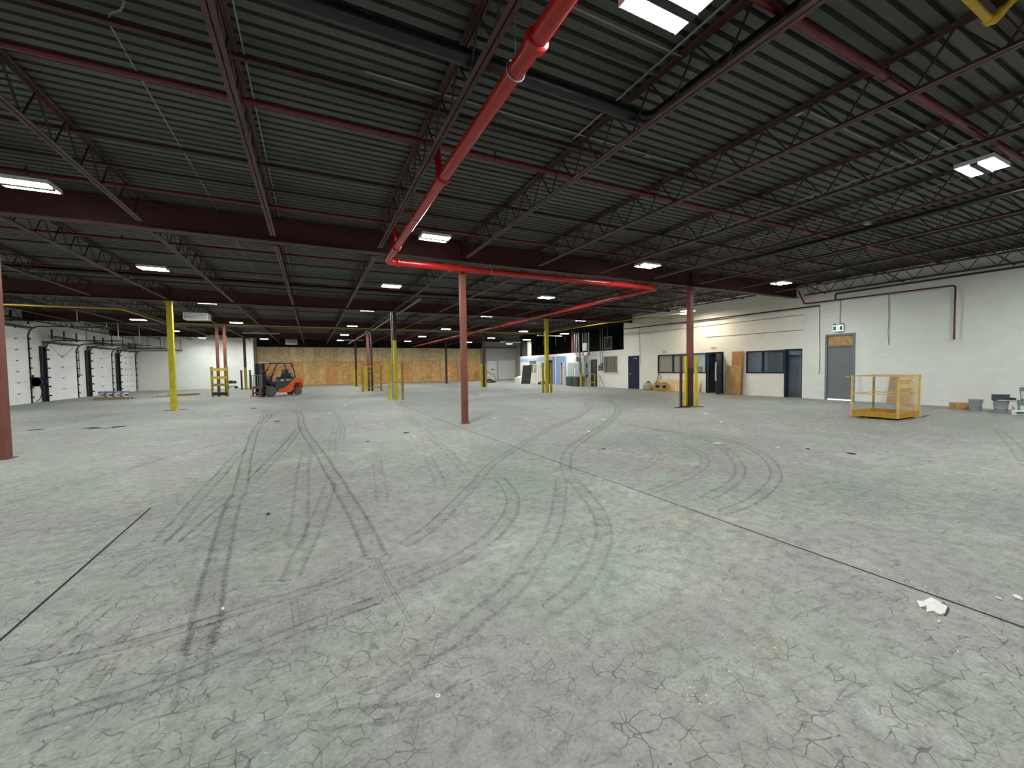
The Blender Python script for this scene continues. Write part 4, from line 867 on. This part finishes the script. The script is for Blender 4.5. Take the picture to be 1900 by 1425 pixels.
# mezzanine void contents
one('mezzanine_post',MB().box(16.7,16.95,26.55,26.98,2.83,4.36),M_['post'],'whitewashed post at the left end of the dark void above the offices','post',(16.8,26.76,2.83))
t=thing('air_handler','grey framed air unit in the dark void above the white wall','air unit',(19,16.1,3.0))
MB().box(-.4,.4,-.55,.55,0,1.2).build('casing',M_['darkgrey'],t,bevel=.02); MB().box(-.43,-.405,-.5,.5,.08,.18).box(-.43,-.405,-.5,.5,1.02,1.12).box(-.43,-.405,-.5,-.4,.18,1.02).box(-.43,-.405,.4,.5,.18,1.02).build('grille_frame',M_['galvd'],t)
for i,(y,z) in enumerate(((25.0,3.9),(22.6,3.7),(21.0,4.0),(14.9,3.6))): one('hanging_cable',MB().tube([(17.5,y,z),(17.5,y,5.2)],.03,6),M_['galvd'],'faint vertical pipe hanging in the dark void, %s from the left'%ORD[i],'pipe',(17.5,y,z),'void hanging pipes')
one('mezzanine_mesh',(lambda mb:[mb.bar((16.75,27.1+.12*k,2.85),(16.75,27.1+.12*k,4.5),.02,.02) for k in range(10)] and mb)(MB()),M_['galvd'],'grey mesh screen beside the whitewashed post at the left end of the void','screen',(16.75,27.6,2.83))
# ---------------------------------------------------------------- man-basket
t=thing('work_platform','pale yellow forklift work cage with mesh end standing before the right wall','work platform',(11.1,-5.42,0))
PY=M_['yellow_pale']; x0,x1,y0,y1,H=-.72,.55,-.53,.53,1.24
MB().box(x0,x1,y0,y1,.05,.09).box(x0-.01,x0+.02,y0,y1,.05,.20).box(x1-.02,x1+.01,y0,y1,.05,.20).box(x0,x1,y0-.01,y0+.02,.05,.2).box(x0,x1,y1-.02,y1+.01,.05,.2).build('tray',M_['tray'],t,bevel=.004)
for yy in (-.28,.22): MB().box(x0+.03,x1-.03,yy-.08,yy+.08,0,.05).build('fork_pocket',M_['black'],t)
for px,py in ((x0,y0),(x0,y1),(x1,y0),(x1,y1)): MB().box(px-.022,px+.022,py-.022,py+.022,.05,H).build('corner_post',M_['yellow_dark'] if (px>0 and py>0) else PY,t)
mb=MB()
for z in (H-.02,.70):
    mb.bar((x0,y0,z),(x0,y1,z),.03,.03).bar((x1,y0,z),(x1,y1,z),.03,.03).bar((x0,y1,z),(x1,y1,z),.03,.03)
mb.bar((x0,y0,H-.02),(x1,y0,H-.02),.03,.03); mb.build('rails',PY,t)
MB().box(x0+.02,x1-.02,y0-.006,y0+.006,.96,1.0).box(x0+.02,x1-.02,y0-.006,y0+.006,1.03,1.06).box(x0+.02,x1-.02,y0-.006,y0+.006,1.10,1.21).box(x0+.02,x1-.02,y0-.006,y0+.006,.88,.96).build('slotted_plate',PY,t)
MB().bar((x0,y1-.14,H-.03),(x0+.03,y1-.16,.72),.02,.02).bar((x0,y1-.20,H-.03),(x0+.03,y1-.22,.72),.02,.02).bar((x0,y1-.2,.96),(x0,y1-.02,.96),.015,.015).build('gate_latch',M_['alu'],t)
mb=MB(); k=-1.0
w_=x1-x0-.04; h_=.68
s=0.0
def clipseg(a,b):  # line z = +-x + c clipped to panel
    return a,b
for sg in (1,-1):
    c=-w_ if sg>0 else 0
    while c<(h_ if sg>0 else h_+w_):
        pts=[]
        for q in (0,w_):
            z=sg*q+c
            if 0<=z<=h_: pts.append((q,z))
        for z in (0,h_):
            q=(z-c)/sg
            if 0<q<w_: pts.append((q,z))
        if len(pts)>=2: mb.bar((x0+.02+pts[0][0],y0,.2+pts[0][1]),(x0+.02+pts[1][0],y0,.2+pts[1][1]),.0035,.0035)
        c+=.05
mb.build('mesh_panel',PY,t)
MB().tube([(x1,y0,.02),(x1+.2,y0-.05,.015),(x1+.4,y0+.05,.012),(x1+.7,y0+.02,.012)],.008,6).build('loose_chain',M_['darksteel'],t)
one('leaning_board',MB().bar((16.1,-3.80,0.0),(16.36,-3.80,1.06),.62,.02,up=(1,0,0)),M_['cardboard'],'brown board leaning on the right wall behind the yellow work cage','board',(16.2,-3.8,0))

# ---------------------------------------------------------------- pails
def pail(x,y,z,r,h,label,lab=None,lid=True,handle=True,grp='pails by the right wall',rz=0):
    t=thing('pail',label,'pail',(x,y,z),rz,grp)
    MB().lathe([(0,0),(r*.86,0),(r*.97,h*.8),(r*1.03,h*.8),(r*1.03,h*.84),(r*.98,h*.85),(r*.99,h*.92),(r*1.04,h*.93),(r*1.04,h),(r*.9,h),(r*.9,h*.96),(0,h*.96)],n=24).build('bucket',M_['pail'],t,smooth=True)
    if lid: MB().lathe([(r*.9,h*.965),(r*.88,h*.985),(0,h*.985)],n=24).build('lid',M_['pail'],t)
    if handle: MB().tube([(-r*1.0,.0,h*.82),(-r*1.08,-r*.35,h*.55),(-r*.6,-r*.86,h*.42),(0,-r*1.0,h*.4),(r*.6,-r*.86,h*.44),(r*1.02,0,h*.82)],.006,6).build('handle',M_['alu'],t)
    if lab:
        n=10; v=[];f=[]
        for k in range(n+1):
            a=math.radians(-150+ k*12.0); 
            for zz,rr in ((h*.15,r*.89),(h*.72,r*.965)): v.append(((rr+.004)*math.cos(a),(rr+.004)*math.sin(a),zz))
        MB().add(v,[(2*i,2*i+2,2*i+3,2*i+1) for i in range(n)]).build('label',M_['label'],t)
        v=[];
        for k in range(5):
            a=math.radians(-75+k*12)
            for zz,rr in ((h*.28,r*.905),(h*.55,r*.945)): v.append(((rr+.007)*math.cos(a),(rr+.007)*math.sin(a),zz))
        MB().add(v,[(2*i,2*i+2,2*i+3,2*i+1) for i in range(4)]).build('label_print',M_[lab],t)
    return t
AW=-2.2
pail(15.22,-6.10,0,.16,.37,'plain grey plastic pail standing by itself between the wooden block and the other pails',rz=-1.3)
pail(15.05,-6.68,0,.16,.37,'grey plastic pail under the grey tray, second on the floor from the left',rz=-1.2)
pail(14.95,-7.22,0,.165,.37,'white-labelled grey pail on the floor at the right edge of the photo','labelred',rz=-1.3)
pail(15.55,-7.05,0,.165,.38,'grey pail behind, carrying the uppermost pail',rz=-1.3)
pail(15.52,-7.10,.38,.165,.40,'uppermost pail, white label with red print, at the right edge','labelred',rz=-1.35)
t=thing('paint_tray','dark grey paint tray tilted up on the second pail','tray',(15.10,-6.72,.37),-.9)
MB().box(-.2,.2,-.15,.15,.0,.02).box(-.2,.2,.14,.16,.0,.19).box(-.2,-.19,-.15,.15,0,.1).box(.19,.2,-.15,.15,0,.1).build('body',M_['machine'],t,bevel=.006)
MB().box(-.21,.19,-.19,-.14,.01,.035).build('white_lip',M_['alu'],t,bevel=.01)
t=thing('bottle','small cream plastic bottle standing between two pails','bottle',(14.98,-6.94,0))
MB().lathe([(0,0),(.038,0),(.04,.02),(.04,.14),(.03,.19),(.012,.22),(.012,.26),(0,.26)],n=14).build('body',M_['post'],t,smooth=True); MB().lathe([(.016,.255),(.016,.285),(0,.29)],n=12).build('cap',M_['label'],t)
t=thing('jug','white jug with green label at the foot of the right-most pails','jug',(14.62,-7.12,0),-.6)
MB().box(-.12,.12,-.06,.06,0,.14).build('body',M_['label'],t,bevel=.02); MB().box(-.10,.08,-.066,-.061,.04,.10).build('label_print',M_['green'],t)
one('wooden_block',MB().box(-.25,.25,-.14,.14,0,.21).xf(Matrix.Translation((15.60,-5.66,0))@Matrix.Rotation(-1.05,4,'Z')),M_['ply'],'wooden box lying on the floor left of the grey pails','box',(15.62,-5.62,0),bevel=.006)
# left pails on a pallet
t=thing('pallet','small wooden pallet under the labelled pails near the third dock door','pallet',(-15.1,22.5,0),-.35)
for k in range(3): MB().box(-.9,.9,-.35+.3*k,-.25+.3*k,0,.09).build('runner',M_['wood'],t)
for k in range(7): MB().box(-.9+.285*k,-.9+.285*k+.1,-.38,.38,.09,.11).build('deck_board',M_['wood'],t)
for i in range(4):
    a=-.9*.75+.45*i; pail(-15.1+a*math.cos(-.35),22.5+a*math.sin(-.35),.11,.19,.40,'white-labelled pail on the pallet near the dock doors, %s from the left'%ORD[i],'bluetext' if i%2 else 'labelred',grp='pails on the pallet',rz=-.3,handle=False)
for i,(a,b,z,L,rz) in enumerate(((-12.4,24.0,.0,2.5,.52),(-12.5,24.3,.0,2.3,.6),(-12.3,24.1,.045,2.4,.56),(-12.0,24.25,.09,1.8,.5))):
    one('lumber_plank',MB().box(-L/2,L/2,-.1,.1,0,.045).xf(Matrix.Translation((a,b,z+.001))@Matrix.Rotation(rz,4,'Z')),[M_['wood'],M_['ply']][i%2],'flat plank in the lumber pile left of the yellow column, '+['front one on the floor','rear one on the floor','middle of the pile','topmost and shortest'][i],'plank',(a,b,z),'planks lying left of the paired columns')
t=thing('air_compressor','small dark machine with a white tank standing by the far white wall','compressor',(-10.9,36.0,0))
MB().lathe([(0,-.4),(.17,-.38),(.2,-.3),(.2,.3),(.17,.38),(0,.4)],(0,0,.32),16,ax='x').build('tank',M_['white'],t,smooth=True)
MB().box(-.3,.05,-.14,.14,.5,.78).build('motor',M_['black'],t,bevel=.03); MB().lathe([(0,-.05),(.14,-.05),(.14,.05),(0,.05)],(.22,-.12,.62),14,ax='y').build('flywheel',M_['darksteel'],t)
for s in (-1,1): MB().lathe([(0,-.03),(.12,-.03),(.12,.03),(0,.03)],(.3,s*.22,.12),14,ax='y').build('wheel',M_['black'],t)
for s in (-1,1): MB().box(-.32,-.28,s*.14-.02,s*.14+.02,0,.2).build('foot',M_['black'],t)
# far side clutter
for i,(a,b,L,rz,z) in enumerate(((3.1,34.5,1.6,.1,0),(3.5,34.7,1.3,-.15,.03),(4.3,34.9,1.2,.05,0))):
    one('white_plank',MB().box(-L/2,L/2,-.12,.12,0,.03).xf(Matrix.Translation((a,b,z+.001))@Matrix.Rotation(rz,4,'Z')),M_['alu'],'white flat strip lying on the floor before the board wall, '+['left one','on top','right one'][i],'strip',(a,b,z),'white strips before the board wall')
t=thing('extension_ladder','pale aluminium ladder leaning on the board wall right of the plain brown column','ladder',(13.4,39.7,0))
for s in (-1,1): MB().bar((.25+s*.2,-.35,0),(-.02+s*.2,.33,3.25),.04,.07).build('side_rail',M_['alu'],t)
for k in range(11):
    f=(k+.6)/11; MB().tube([(.25-.27*f-.2,-.35+.68*f,3.25*f),(.25-.27*f+.2,-.35+.68*f,3.25*f)],.018,6).build('rung',M_['alu'],t)
one('leaning_bar',MB().bar((14.75,39.55,0),(14.75,39.95,1.3),.09,.09),M_['hose'],'upright yellow bar propped on the board wall','bar',(14.75,39.6,0))
one('leaning_bar',MB().bar((15.2,39.4,0),(16.0,39.9,1.2),.1,.1),M_['hose'],'slanting yellow bar propped on the board wall, rising to the right','bar',(15.2,39.4,0))
one('leaning_bar',MB().bar((16.1,38.9,0),(15.6,39.2,.8),.08,.08),M_['yellow_dark'],'short yellow bar propped the other way, in front of the slanting one','bar',(16.1,38.9,0))
t=thing('tarp_heap','black heap of tarpaulin on the floor before the pale far door','heap',(13.6,30.3,0))
mb=MB(); n=14; v=[];rings=6
for i in range(rings):
    rr=.75*math.cos(i/(rings-1)*PI/2); zz=.42*math.sin(i/(rings-1)*PI/2)
    for j in range(n):
        a=2*PI*j/n; q=1+random.uniform(-.14,.14); v.append((rr*q*math.cos(a),rr*.55*q*math.sin(a),max(0,zz*random.uniform(.8,1.15)) if i else 0))
mb.add(v,[(i*n+j,i*n+(j+1)%n,(i+1)*n+(j+1)%n,(i+1)*n+j) for i in range(rings-1) for j in range(n)]).build('heap',M_['black'],t,smooth=True)
t=thing('hand_truck','red tubular hand truck standing behind the black heap','hand truck',(13.9,31.2,0))
MB().tube([(-.45,0,0),(-.40,0,1.15),(-.30,0,1.25),(0,0,1.22),(.3,0,1.0),(.7,0,.9),(.95,0,.35)],.03,8).tube([(-.2,.1,0),(-.15,.1,1.2)],.025,8).tube([(-.43,0,.5),(.1,0,.55)],.02,6).build('frame',M_['red'],t,smooth=True)
for s in (-1,1): MB().lathe([(0,-.03),(.13,-.03),(.13,.03),(0,.03)],(-.35+.25*s,.1,.13),14,ax='y').build('wheel',M_['black'],t)
d=bpy.data.objects.new('door_12',None); COL.objects.link(d); l=(20.5,40.15,0); d.location=l; d['kind']='structure'
mb=MB()
for k in range(8): mb.box(19.2,21.75,40.12,40.16,.02+k*.33,.335+k*.33)
shift(mb,l).build('roll_up_panels',M_['doorwhite'],d,bevel=.003); shift(MB().box(19.12,19.2,40.06,40.2,0,2.75).box(21.75,21.83,40.06,40.2,0,2.75).box(19.1,21.85,40.02,40.2,2.68,2.8),l).build('frame',M_['white'],d)
d=bpy.data.objects.new('door_13',None); COL.objects.link(d); l=(18.3,40.15,0); d.location=l; d['kind']='structure'
shift(MB().box(17.5,19.0,40.1,40.16,.02,2.6),l).build('leaf',M_['doorwhite'],d); shift(MB().box(17.42,17.5,40.05,40.2,0,2.68).box(19.0,19.08,40.05,40.2,0,2.68).box(17.42,19.08,40.05,40.2,2.6,2.68),l).build('frame',M_['post'],d)
shift(MB().box(18.1,18.5,40.08,40.1,1.35,1.5),l).build('notice',M_['galvd'],d); shift(MB().lathe([(0,-.04),(.04,-.03),(.04,0)],(18.9,40.08,1.05),10,ax='y'),l).build('knob',M_['darksteel'],d)
one('red_trim_pipe',MB().box(16.9,22,39.95,40.05,4.36,4.46),M_['darkred'],'dark red pipe running along the top of the pale far door bay','pipe',(17,40,4.4))
one('black_panel',MB().bar((15.0,24.3,0),(15.35,24.5,1.85),1.15,.05,up=(-1,-.4,0)),M_['black'],'tall black panel standing beside the white stepladder','panel',(15.1,24.4,0))
t=thing('stepladder','white stepladder standing open in front of the blue and white offices','ladder',(14.5,21.3,0),-1.05)
for s in (-1,1): 
    MB().bar((s*.30,-.35,0),(s*.17,.0,1.88),.05,.07).build('front_rail',M_['label'],t)
    MB().bar((s*.30,.55,0),(s*.17,.08,1.8),.04,.05).build('rear_rail',M_['label'],t)
for k in range(6):
    f=(k+.8)/6.6; MB().box(-.30+.13*f,.30-.13*f,-.35+.35*f-.05,-.35+.35*f+.06,1.88*f-.015,1.88*f+.015).build('step',M_['label'],t)
MB().box(-.2,.2,-.08,.14,1.86,1.95).build('top_cap',M_['label'],t,bevel=.01)
one('white_bin',MB().box(15.6,16.2,26.9,27.9,0,.55).prism([(15.6,.55),(16.2,.55),(16.2,.75)],26.95,27.85,'y'),M_['paper'],'white low box on the floor at the left end of the blue offices','box',(15.9,27.4,0))
one('dark_bag',MB().lathe([(0,.0),(.45,.02),(.42,.18),(.2,.32),(0,.34)],(15.8,22.4,0),12),M_['black'],'dark bag on the floor behind the stepladder','bag',(15.8,22.4,0),smooth=True)
# office wall props
one('plywood_sheet',MB().bar((16.25,6.75,0.005),(16.43,6.75,.70),3.1,.018,up=(1,0,0)),M_['plypale'],'long pale plywood sheet leaning low under the tan-blind window','plywood sheet',(16.2,6.75,0))
one('plywood_sheet',MB().bar((16.30,2.90,0.01),(16.42,2.90,2.30),.66,.02,up=(1,0,0)),M_['plyred'],'tall reddish plywood sheet leaning behind the shorter brown one','plywood sheet',(16.2,2.95,0))
one('plywood_sheet',MB().bar((16.20,3.05,0.01),(16.34,3.05,1.56),.84,.02,up=(1,0,0)),M_['ply'],'shorter stained brown plywood sheet leaning in front of the tall reddish one','plywood sheet',(16.0,3.05,0))
t=thing('hose_coil','left one of the two yellow hose coils on the floor by the sack','hose coil',(16.0,8.10,0),.75)
def coil(t,tilt):
    mb=MB()
    for k in range(5):
        r=.27-.012*(k%2); pts=[(.02*k-.05+ (0),r*math.cos(2*PI*j/20),.285+r*math.sin(2*PI*j/20)) for j in range(21)]; mb.tube(pts,.022,7,cap=False)
        pts=[(.02*k-.05,(r-.05)*math.cos(2*PI*j/20),.285+(r-.05)*math.sin(2*PI*j/20)) for j in range(21)]; mb.tube(pts,.022,7,cap=False)
    mb.xf(Matrix.Rotation(tilt,4,'Y')).build('hose_loops',M_['hose'],t,smooth=True)
    MB().lathe([(.06,-.06),(.12,-.05),(.12,.03),(.06,.04)],(0,0,.285),16,ax='x').xf(Matrix.Rotation(tilt,4,'Y')).build('hub',M_['black'],t)
coil(t,.12)
t=thing('hose_coil','right one of the two yellow hose coils, leaning against its neighbour','hose coil',(15.98,7.52,0),.8); coil(t,.2)
t=thing('sack','dusty beige sack slumped against the wall left of the yellow hose coils','sack',(16.05,9.0,0))
mb=MB(); n=16; prof=[(.0,0),(.36,.0),(.40,.10),(.36,.26),(.27,.40),(.15,.50),(.05,.53),(0,.54)]
v=[]
for r,z in prof:
    for j in range(n):
        a=2*PI*j/n; q=1+random.uniform(-.09,.09); v.append((r*.75*q*math.cos(a),r*1.05*q*math.sin(a),z))
mb.add(v,[(i*n+j,i*n+(j+1)%n,(i+1)*n+(j+1)%n,(i+1)*n+j) for i in range(len(prof)-1) for j in range(n)]).build('body',M_['sack'],t,smooth=True)
MB().box(-.1,.06,-.12,.05,.50,.58).build('dark_tie',M_['black'],t,bevel=.02)
t=thing('pole_tool','grey pole tool with a black cap leaning on the wall behind the hose coils','tool',(16.2,8.5,0))
MB().bar((0,.05,0),(.2,-.10,1.12),.07,.05).build('pole',M_['galv'],t); MB().bar((.2,-.10,1.10),(.215,-.12,1.22),.1,.09).build('cap',M_['black'],t); MB().bar((.2,-.1,1.1),(.22,-.30,.75),.03,.03).build('strut',M_['galv'],t)
one('stair_rail',MB().tube([(16.0,3.75,0),(16.0,3.75,1.1)],.012,6).tube([(15.9,3.85,1.1),(16.0,3.75,1.1),(16.05,3.6,1.09),(16.1,3.48,1.07)],.014,6),M_['black'],'thin black bent rod between the open blue door and the plywood sheets','rod',(16,3.75,0),smooth=True)
# floor litter
def scrap(x,y,s,rz,label,m=None,pts=None,group='paper scraps on the floor'):
    n=7; pts=pts or [(s*(.6+.4*random.random())*math.cos(2*PI*j/n),s*.55*(.5+.5*random.random())*math.sin(2*PI*j/n)) for j in range(n)]
    mb=MB(); k=len(pts); mb.add([(a,b,.004+random.uniform(0,.012)) for a,b in pts]+[(a,b,.0015) for a,b in pts]+[(0,0,.012+s*.06)],[(i,(i+1)%k,2*k) for i in range(k)]+[(i,(i+1)%k,k+(i+1)%k,k+i) for i in range(k)]+[tuple(range(2*k-1,k-1,-1))])
    return tag(mb.xf(Matrix.Rotation(rz,4,'Z')).build('paper_scrap',m or M_['paper'],None,loc=(x,y,.003)),label,'paper scrap',group)
t=thing('torn_paper','large torn white paper with a dark rim lying at the lower right of the floor','paper scrap',(-.38,-10.11,0))
out=[(-.309,-10.053),(-.327,-10.088),(-.285,-10.075),(-.25,-10.103),(-.337,-10.141),(-.344,-10.152),(-.49,-10.158),(-.473,-10.136),(-.428,-10.126),(-.398,-10.097),(-.385,-10.108)]
tip=[(-.02,0.02),]
P0=[(a+.38,b+10.11) for a,b in [(-.40,-10.04),(-.375,-10.07),(-.345,-10.055),(-.29,-10.075),(-.27,-10.12),(-.335,-10.165),(-.45,-10.185),(-.475,-10.16),(-.455,-10.14),(-.50,-10.12),(-.44,-10.10),(-.46,-10.075)]]
k=len(P0); MB().add([(a,b,.012+.01*math.sin(9*i)) for i,(a,b) in enumerate(P0)]+[(a,b,.003) for a,b in P0]+[(0,0,.026)],[(i,(i+1)%k,2*k) for i in range(k)]+[(i,(i+1)%k,k+(i+1)%k,k+i) for i in range(k)]).build('sheet',M_['paper'],t)
MB().prism([(a*.98+.010,b*.98-.008) for a,b in P0[4:8]]+[(0,0)],.002,.009,'z').build('dark_rim',M_['paperedge'],t)
SC=[(3.4,-5.7,.14,'white paper scrap on the curved tyre marks at the right'),(.24,-10.33,.045,'white paper scrap at the far right edge by the floor joint'),(.12,-10.27,.03,'thin white sliver beside the floor joint at the lower right'),(-.57,-10.2,.018,'tiny white chip just below the large torn paper'),(-.91,-10.25,.015,'tiny white chip left of and below the large torn paper'),(-.84,-10.36,.010,'tiny white speck at the lower right'),
(-1.84,-1.55,.12,'white scrap left of the alone-standing column'),(2.11,-3.11,.11,'white scrap right of the alone-standing column by the joint'),(1.29,-5.16,.05,'small white scrap between the column and the curved marks'),(7.59,-2.11,.12,'white scrap in front of the guarded column'),(3.61,-9.38,.05,'small white scrap at the right side of the floor'),(3.97,-6.55,.07,'small white scrap right of the curved tyre marks'),(-3.4,5.38,.13,'white scrap among the far tyre marks'),(-13.0,8.95,.10,'white scrap near the left wall'),
(-2.66,8.84,.14,'white scrap beyond the tyre marks by the half-yellow column'),(3.86,-1.52,.12,'white scrap behind the joint line right of the column'),(-4.56,-7.97,.03,'crumb of pale debris on the tyre marks at the lower left'),(-5.76,6.11,.10,'pale scrap left of the far tyre marks'),(1.2,.55,.12,'white scrap just right of and beyond the alone-standing column'),(6.2,-3.7,.09,'white scrap at the right beyond the curved marks')]
for x,y,s,lab in SC: scrap(x,y,s*.8,random.uniform(0,3),lab)
for i,(x,y,s) in enumerate(((-6.31,9.56,.14),(-4.46,-6.0,.03),(1.04,-5.01,.05),(-5.0,3.6,.09),(4.3,-6.9,.07),(4.5,-7.5,.08),(-1.9,-.9,.09),(-2.9,-1.7,.06))):
    scrap(x,y,s,i,'dark crumb of debris on the floor, '+['left of the forklift tracks','at the lower middle left','near the curved marks','left of the far tracks','right of the curved marks','further right of the curved marks','left of the alone-standing column','nearer, left of the alone-standing column'][i],M_['joint'],group='dark crumbs on the floor')
one('washer',MB().lathe([(.005,0),(.0125,0),(.0125,.002),(.005,.002),(.005,0)],(-3.47,-9.34,.0045),18),M_['label'],'small white ring washer lying on the floor at the lower middle','washer',(-3.47,-9.34,.0045))

# ---------------------------------------------------------------- forklift (local x = rearwards, y = away from camera side)
ang=math.atan2(.58,.81)
t=thing('forklift','orange and dark grey forklift truck facing left in front of the board wall','forklift',(-6.29,18.6,0),ang)
SL=M_['slate']; OR=M_['orange']; BK=M_['black']
# chassis side panels + body (width 0.05..1.05)
body=[(.38,.42),(.50,.30),(1.42,.30),(1.50,.50),(1.62,.78),(1.98,.78),(1.98,.92),(1.4,.98),(.42,1.02),(.28,.95),(.30,.72)]
MB().prism(body,.10,1.0,'y').build('chassis',SL,t,bevel=.012)
org=[(.48,.24),(1.30,.24),(1.47,.42),(1.52,.66),(1.66,.84),(2.02,.84),(2.17,.70),(2.20,1.02),(2.14,1.14),(1.72,1.16),(1.48,1.06),(1.15,.72),(.86,.52),(.48,.44)]
for y0,y1 in ((.045,.11),(.99,1.055)): MB().prism(org,y0,y1,'y').build('orange_side_panel',OR,t,bevel=.008)
MB().prism([(1.62,.86),(2.0,.86),(2.18,.42),(2.22,.60),(2.22,1.0),(2.15,1.14),(1.62,1.14)],.08,1.02,'y').build('counterweight',OR,t,bevel=.03)
MB().prism([(2.02,.42),(2.2,.42),(2.2,.9),(2.02,.9)],.2,.9,'y').build('rear_block',OR,t,bevel=.02)
MB().prism([(.60,1.0),(1.62,1.0),(1.62,1.14),(.72,1.12)],.2,.9,'y').build('engine_cover',SL,t,bevel=.02)
MB().prism([(-.02,.72),(.42,.80),(.40,.86),(.05,.92),(-.12,.86)],.02,1.08,'y').build('front_fender',BK,t,bevel=.01)
MB().prism([(.0,.86),(.22,.90),(.16,1.30),(.05,1.34),(-.06,1.1)],.2,.9,'y').build('dashboard',SL,t,bevel=.015)
def wheel(x,y,r,w):
    wm=thing0=MB().lathe([(r*.52,-w*.5),(r*.9,-w*.5),(r,-w*.36),(r,w*.36),(r*.9,w*.5),(r*.52,w*.5)],(x,y,r),28,ax='y').build('wheel',M_['tyre'],t,smooth=True)
    MB().lathe([(0,-w*.42),(r*.2,-w*.46),(r*.22,-w*.3),(r*.42,-w*.28),(r*.53,-w*.46),(r*.53,w*.46),(0,w*.4)],(x,y,r),24,ax='y').build('rim',M_['rim'],wm,smooth=True)
wheel(0,.10,.335,.22); wheel(0,1.0,.335,.22); wheel(1.86,.14,.255,.17); wheel(1.86,.96,.255,.17)
# mast
for y in (.22,.82):
    MB().box(-.40,-.26,y,y+.09,.10,2.12).build('outer_mast_rail',BK,t,bevel=.006)
    MB().box(-.50,-.42,y+(.02 if y<.5 else -.0),y+.08,.08,2.08).build('inner_mast_rail',M_['machine'],t,bevel=.006)
[MB().box(-.40,-.29,.22,.91,a,a+.1).build('mast_cross_member',BK,t) for a in (2.02,.30,1.15)]
for y in (.36,.72): MB().tube([(-.34,y,.15),(-.34,y,1.9)],.032,10).build('lift_cylinder',M_['machine'],t,smooth=True)
MB().box(-.44,-.43,.44,.70,.3,2.05).build('mast_guard_mesh',BK,t)
MB().box(-.415,-.402,.235,.305,1.55,1.70).build('warning_label',M_['label'],t)
MB().box(-.27,-.2,.20,.23,.5,1.6).tube([(-.25,.3,.6),(-.15,.3,1.2),(-.22,.3,1.7)],.02,6).build('hydraulic_hose',BK,t)
# carriage, load backrest, forks
MB().box(-.62,-.54,.02,1.10,.20,.30).box(-.62,-.54,.02,1.10,.55,.66).build('carriage',M_['machine'],t,bevel=.006)
mb=MB()
for y in (.02,.22,.45,.68,.90,1.10): mb.box(-.61,-.58,y-.015,y+.015,.62,1.38)
mb.box(-.61,-.58,0,1.12,1.36,1.40).box(-.61,-.58,0,1.12,.62,.66); mb.build('load_backrest',M_['galv'],t)
MB().box(-.66,-.63,.10,1.0,.04,.09).build('fork_tie_bar',M_['forkred'],t)
for y in (.08,.86): MB().box(-.67,-.62,y,y+.13,.035,.66).box(-.80,-.62,y,y+.13,.03,.065).build('fork',M_['forkred'],t,bevel=.004)
# overhead guard
def tb(pts,r,nm,m=BK): MB().tube(pts,r,8).build(nm,m,t,smooth=True)
for y in (.16,.94):
    tb([(.12,y,.92),(.16,y,1.30),(.30,y,1.75),(.48,y,2.06),(.60,y,2.12)],.03,'front_pillar')
    tb([(1.72,y,1.12),(1.66,y,1.5),(1.50,y,2.12)],.035,'rear_pillar')
    tb([(-.05,y,2.14),(1.55,y,2.14)],.032,'roof_rail')
mb=MB()
for k in range(9): mb.box(-.03+.18*k,.03+.18*k,.16,.94,2.13,2.19)
mb.box(-.10,-.04,.14,.96,2.12,2.20).box(1.50,1.56,.14,.96,2.12,2.20).box(-.05,1.53,.10,.15,2.15,2.20).build('overhead_guard',M_['post'],t)
# seat
MB().prism([(.80,1.12),(1.28,1.12),(1.30,1.26),(.78,1.24)],.32,.80,'y').build('seat_base',M_['seat'],t,bevel=.03)
MB().prism([(1.06,1.24),(1.28,1.24),(1.40,1.72),(1.24,1.74)],.32,.80,'y').build('seat_back',M_['seat'],t,bevel=.03)
MB().prism([(.86,1.22),(1.08,1.22),(1.05,1.46),(.90,1.50)],.26,.36,'y').build('armrest',M_['seat'],t,bevel=.02)
MB().tube([(.24,.55,1.0),(.40,.55,1.42)],.03,8).build('steering_column',BK,t); 
mb=MB().tube([(.42+.10*math.cos(2*PI*k/16),.55+.17*math.sin(2*PI*k/16),1.46-.05*math.cos(2*PI*k/16)*2) for k in range(17)],.015,6,cap=False).build('steering_wheel',BK,t,smooth=True)
for k in range(3): MB().tube([(.22,.8-.07*k,1.2),(.27,.8-.07*k,1.45)],.01,6).lathe([(0,1.44),(.02,1.46),(0,1.49)],(.27,.8-.07*k,0),8).build('lever',BK,t)
MB().lathe([(0,-.28),(.12,-.26),(.155,-.2),(.155,.2),(.12,.26),(0,.28)],(1.60,.55,1.36),16,ax='y').build('gas_bottle',M_['galv'],t,smooth=True)
MB().box(1.44,1.72,.3,.8,1.14,1.2).build('bottle_cradle',SL,t)
MB().tube([(1.62,.2,1.3),(1.58,.2,1.74)],.035,8).build('exhaust',M_['label'],t)
for y in (.12,.98): MB().lathe([(0,-.02),(.05,-.02),(.05,.03),(0,.04)],(1.42,y,1.92),10,ax='x').build('rear_lamp',M_['labelred'],t)
for y in (.14,.96): MB().lathe([(0,.0),(.06,-.01),(.06,.06),(.02,.09),(0,.09)],(.30,y,1.70),12,ax='x').build('work_light',BK,t)
MB().box(1.05,1.32,.093,.099,1.0,1.05).box(.66,.86,.093,.099,.98,1.05).build('side_lettering',M_['label'],t)
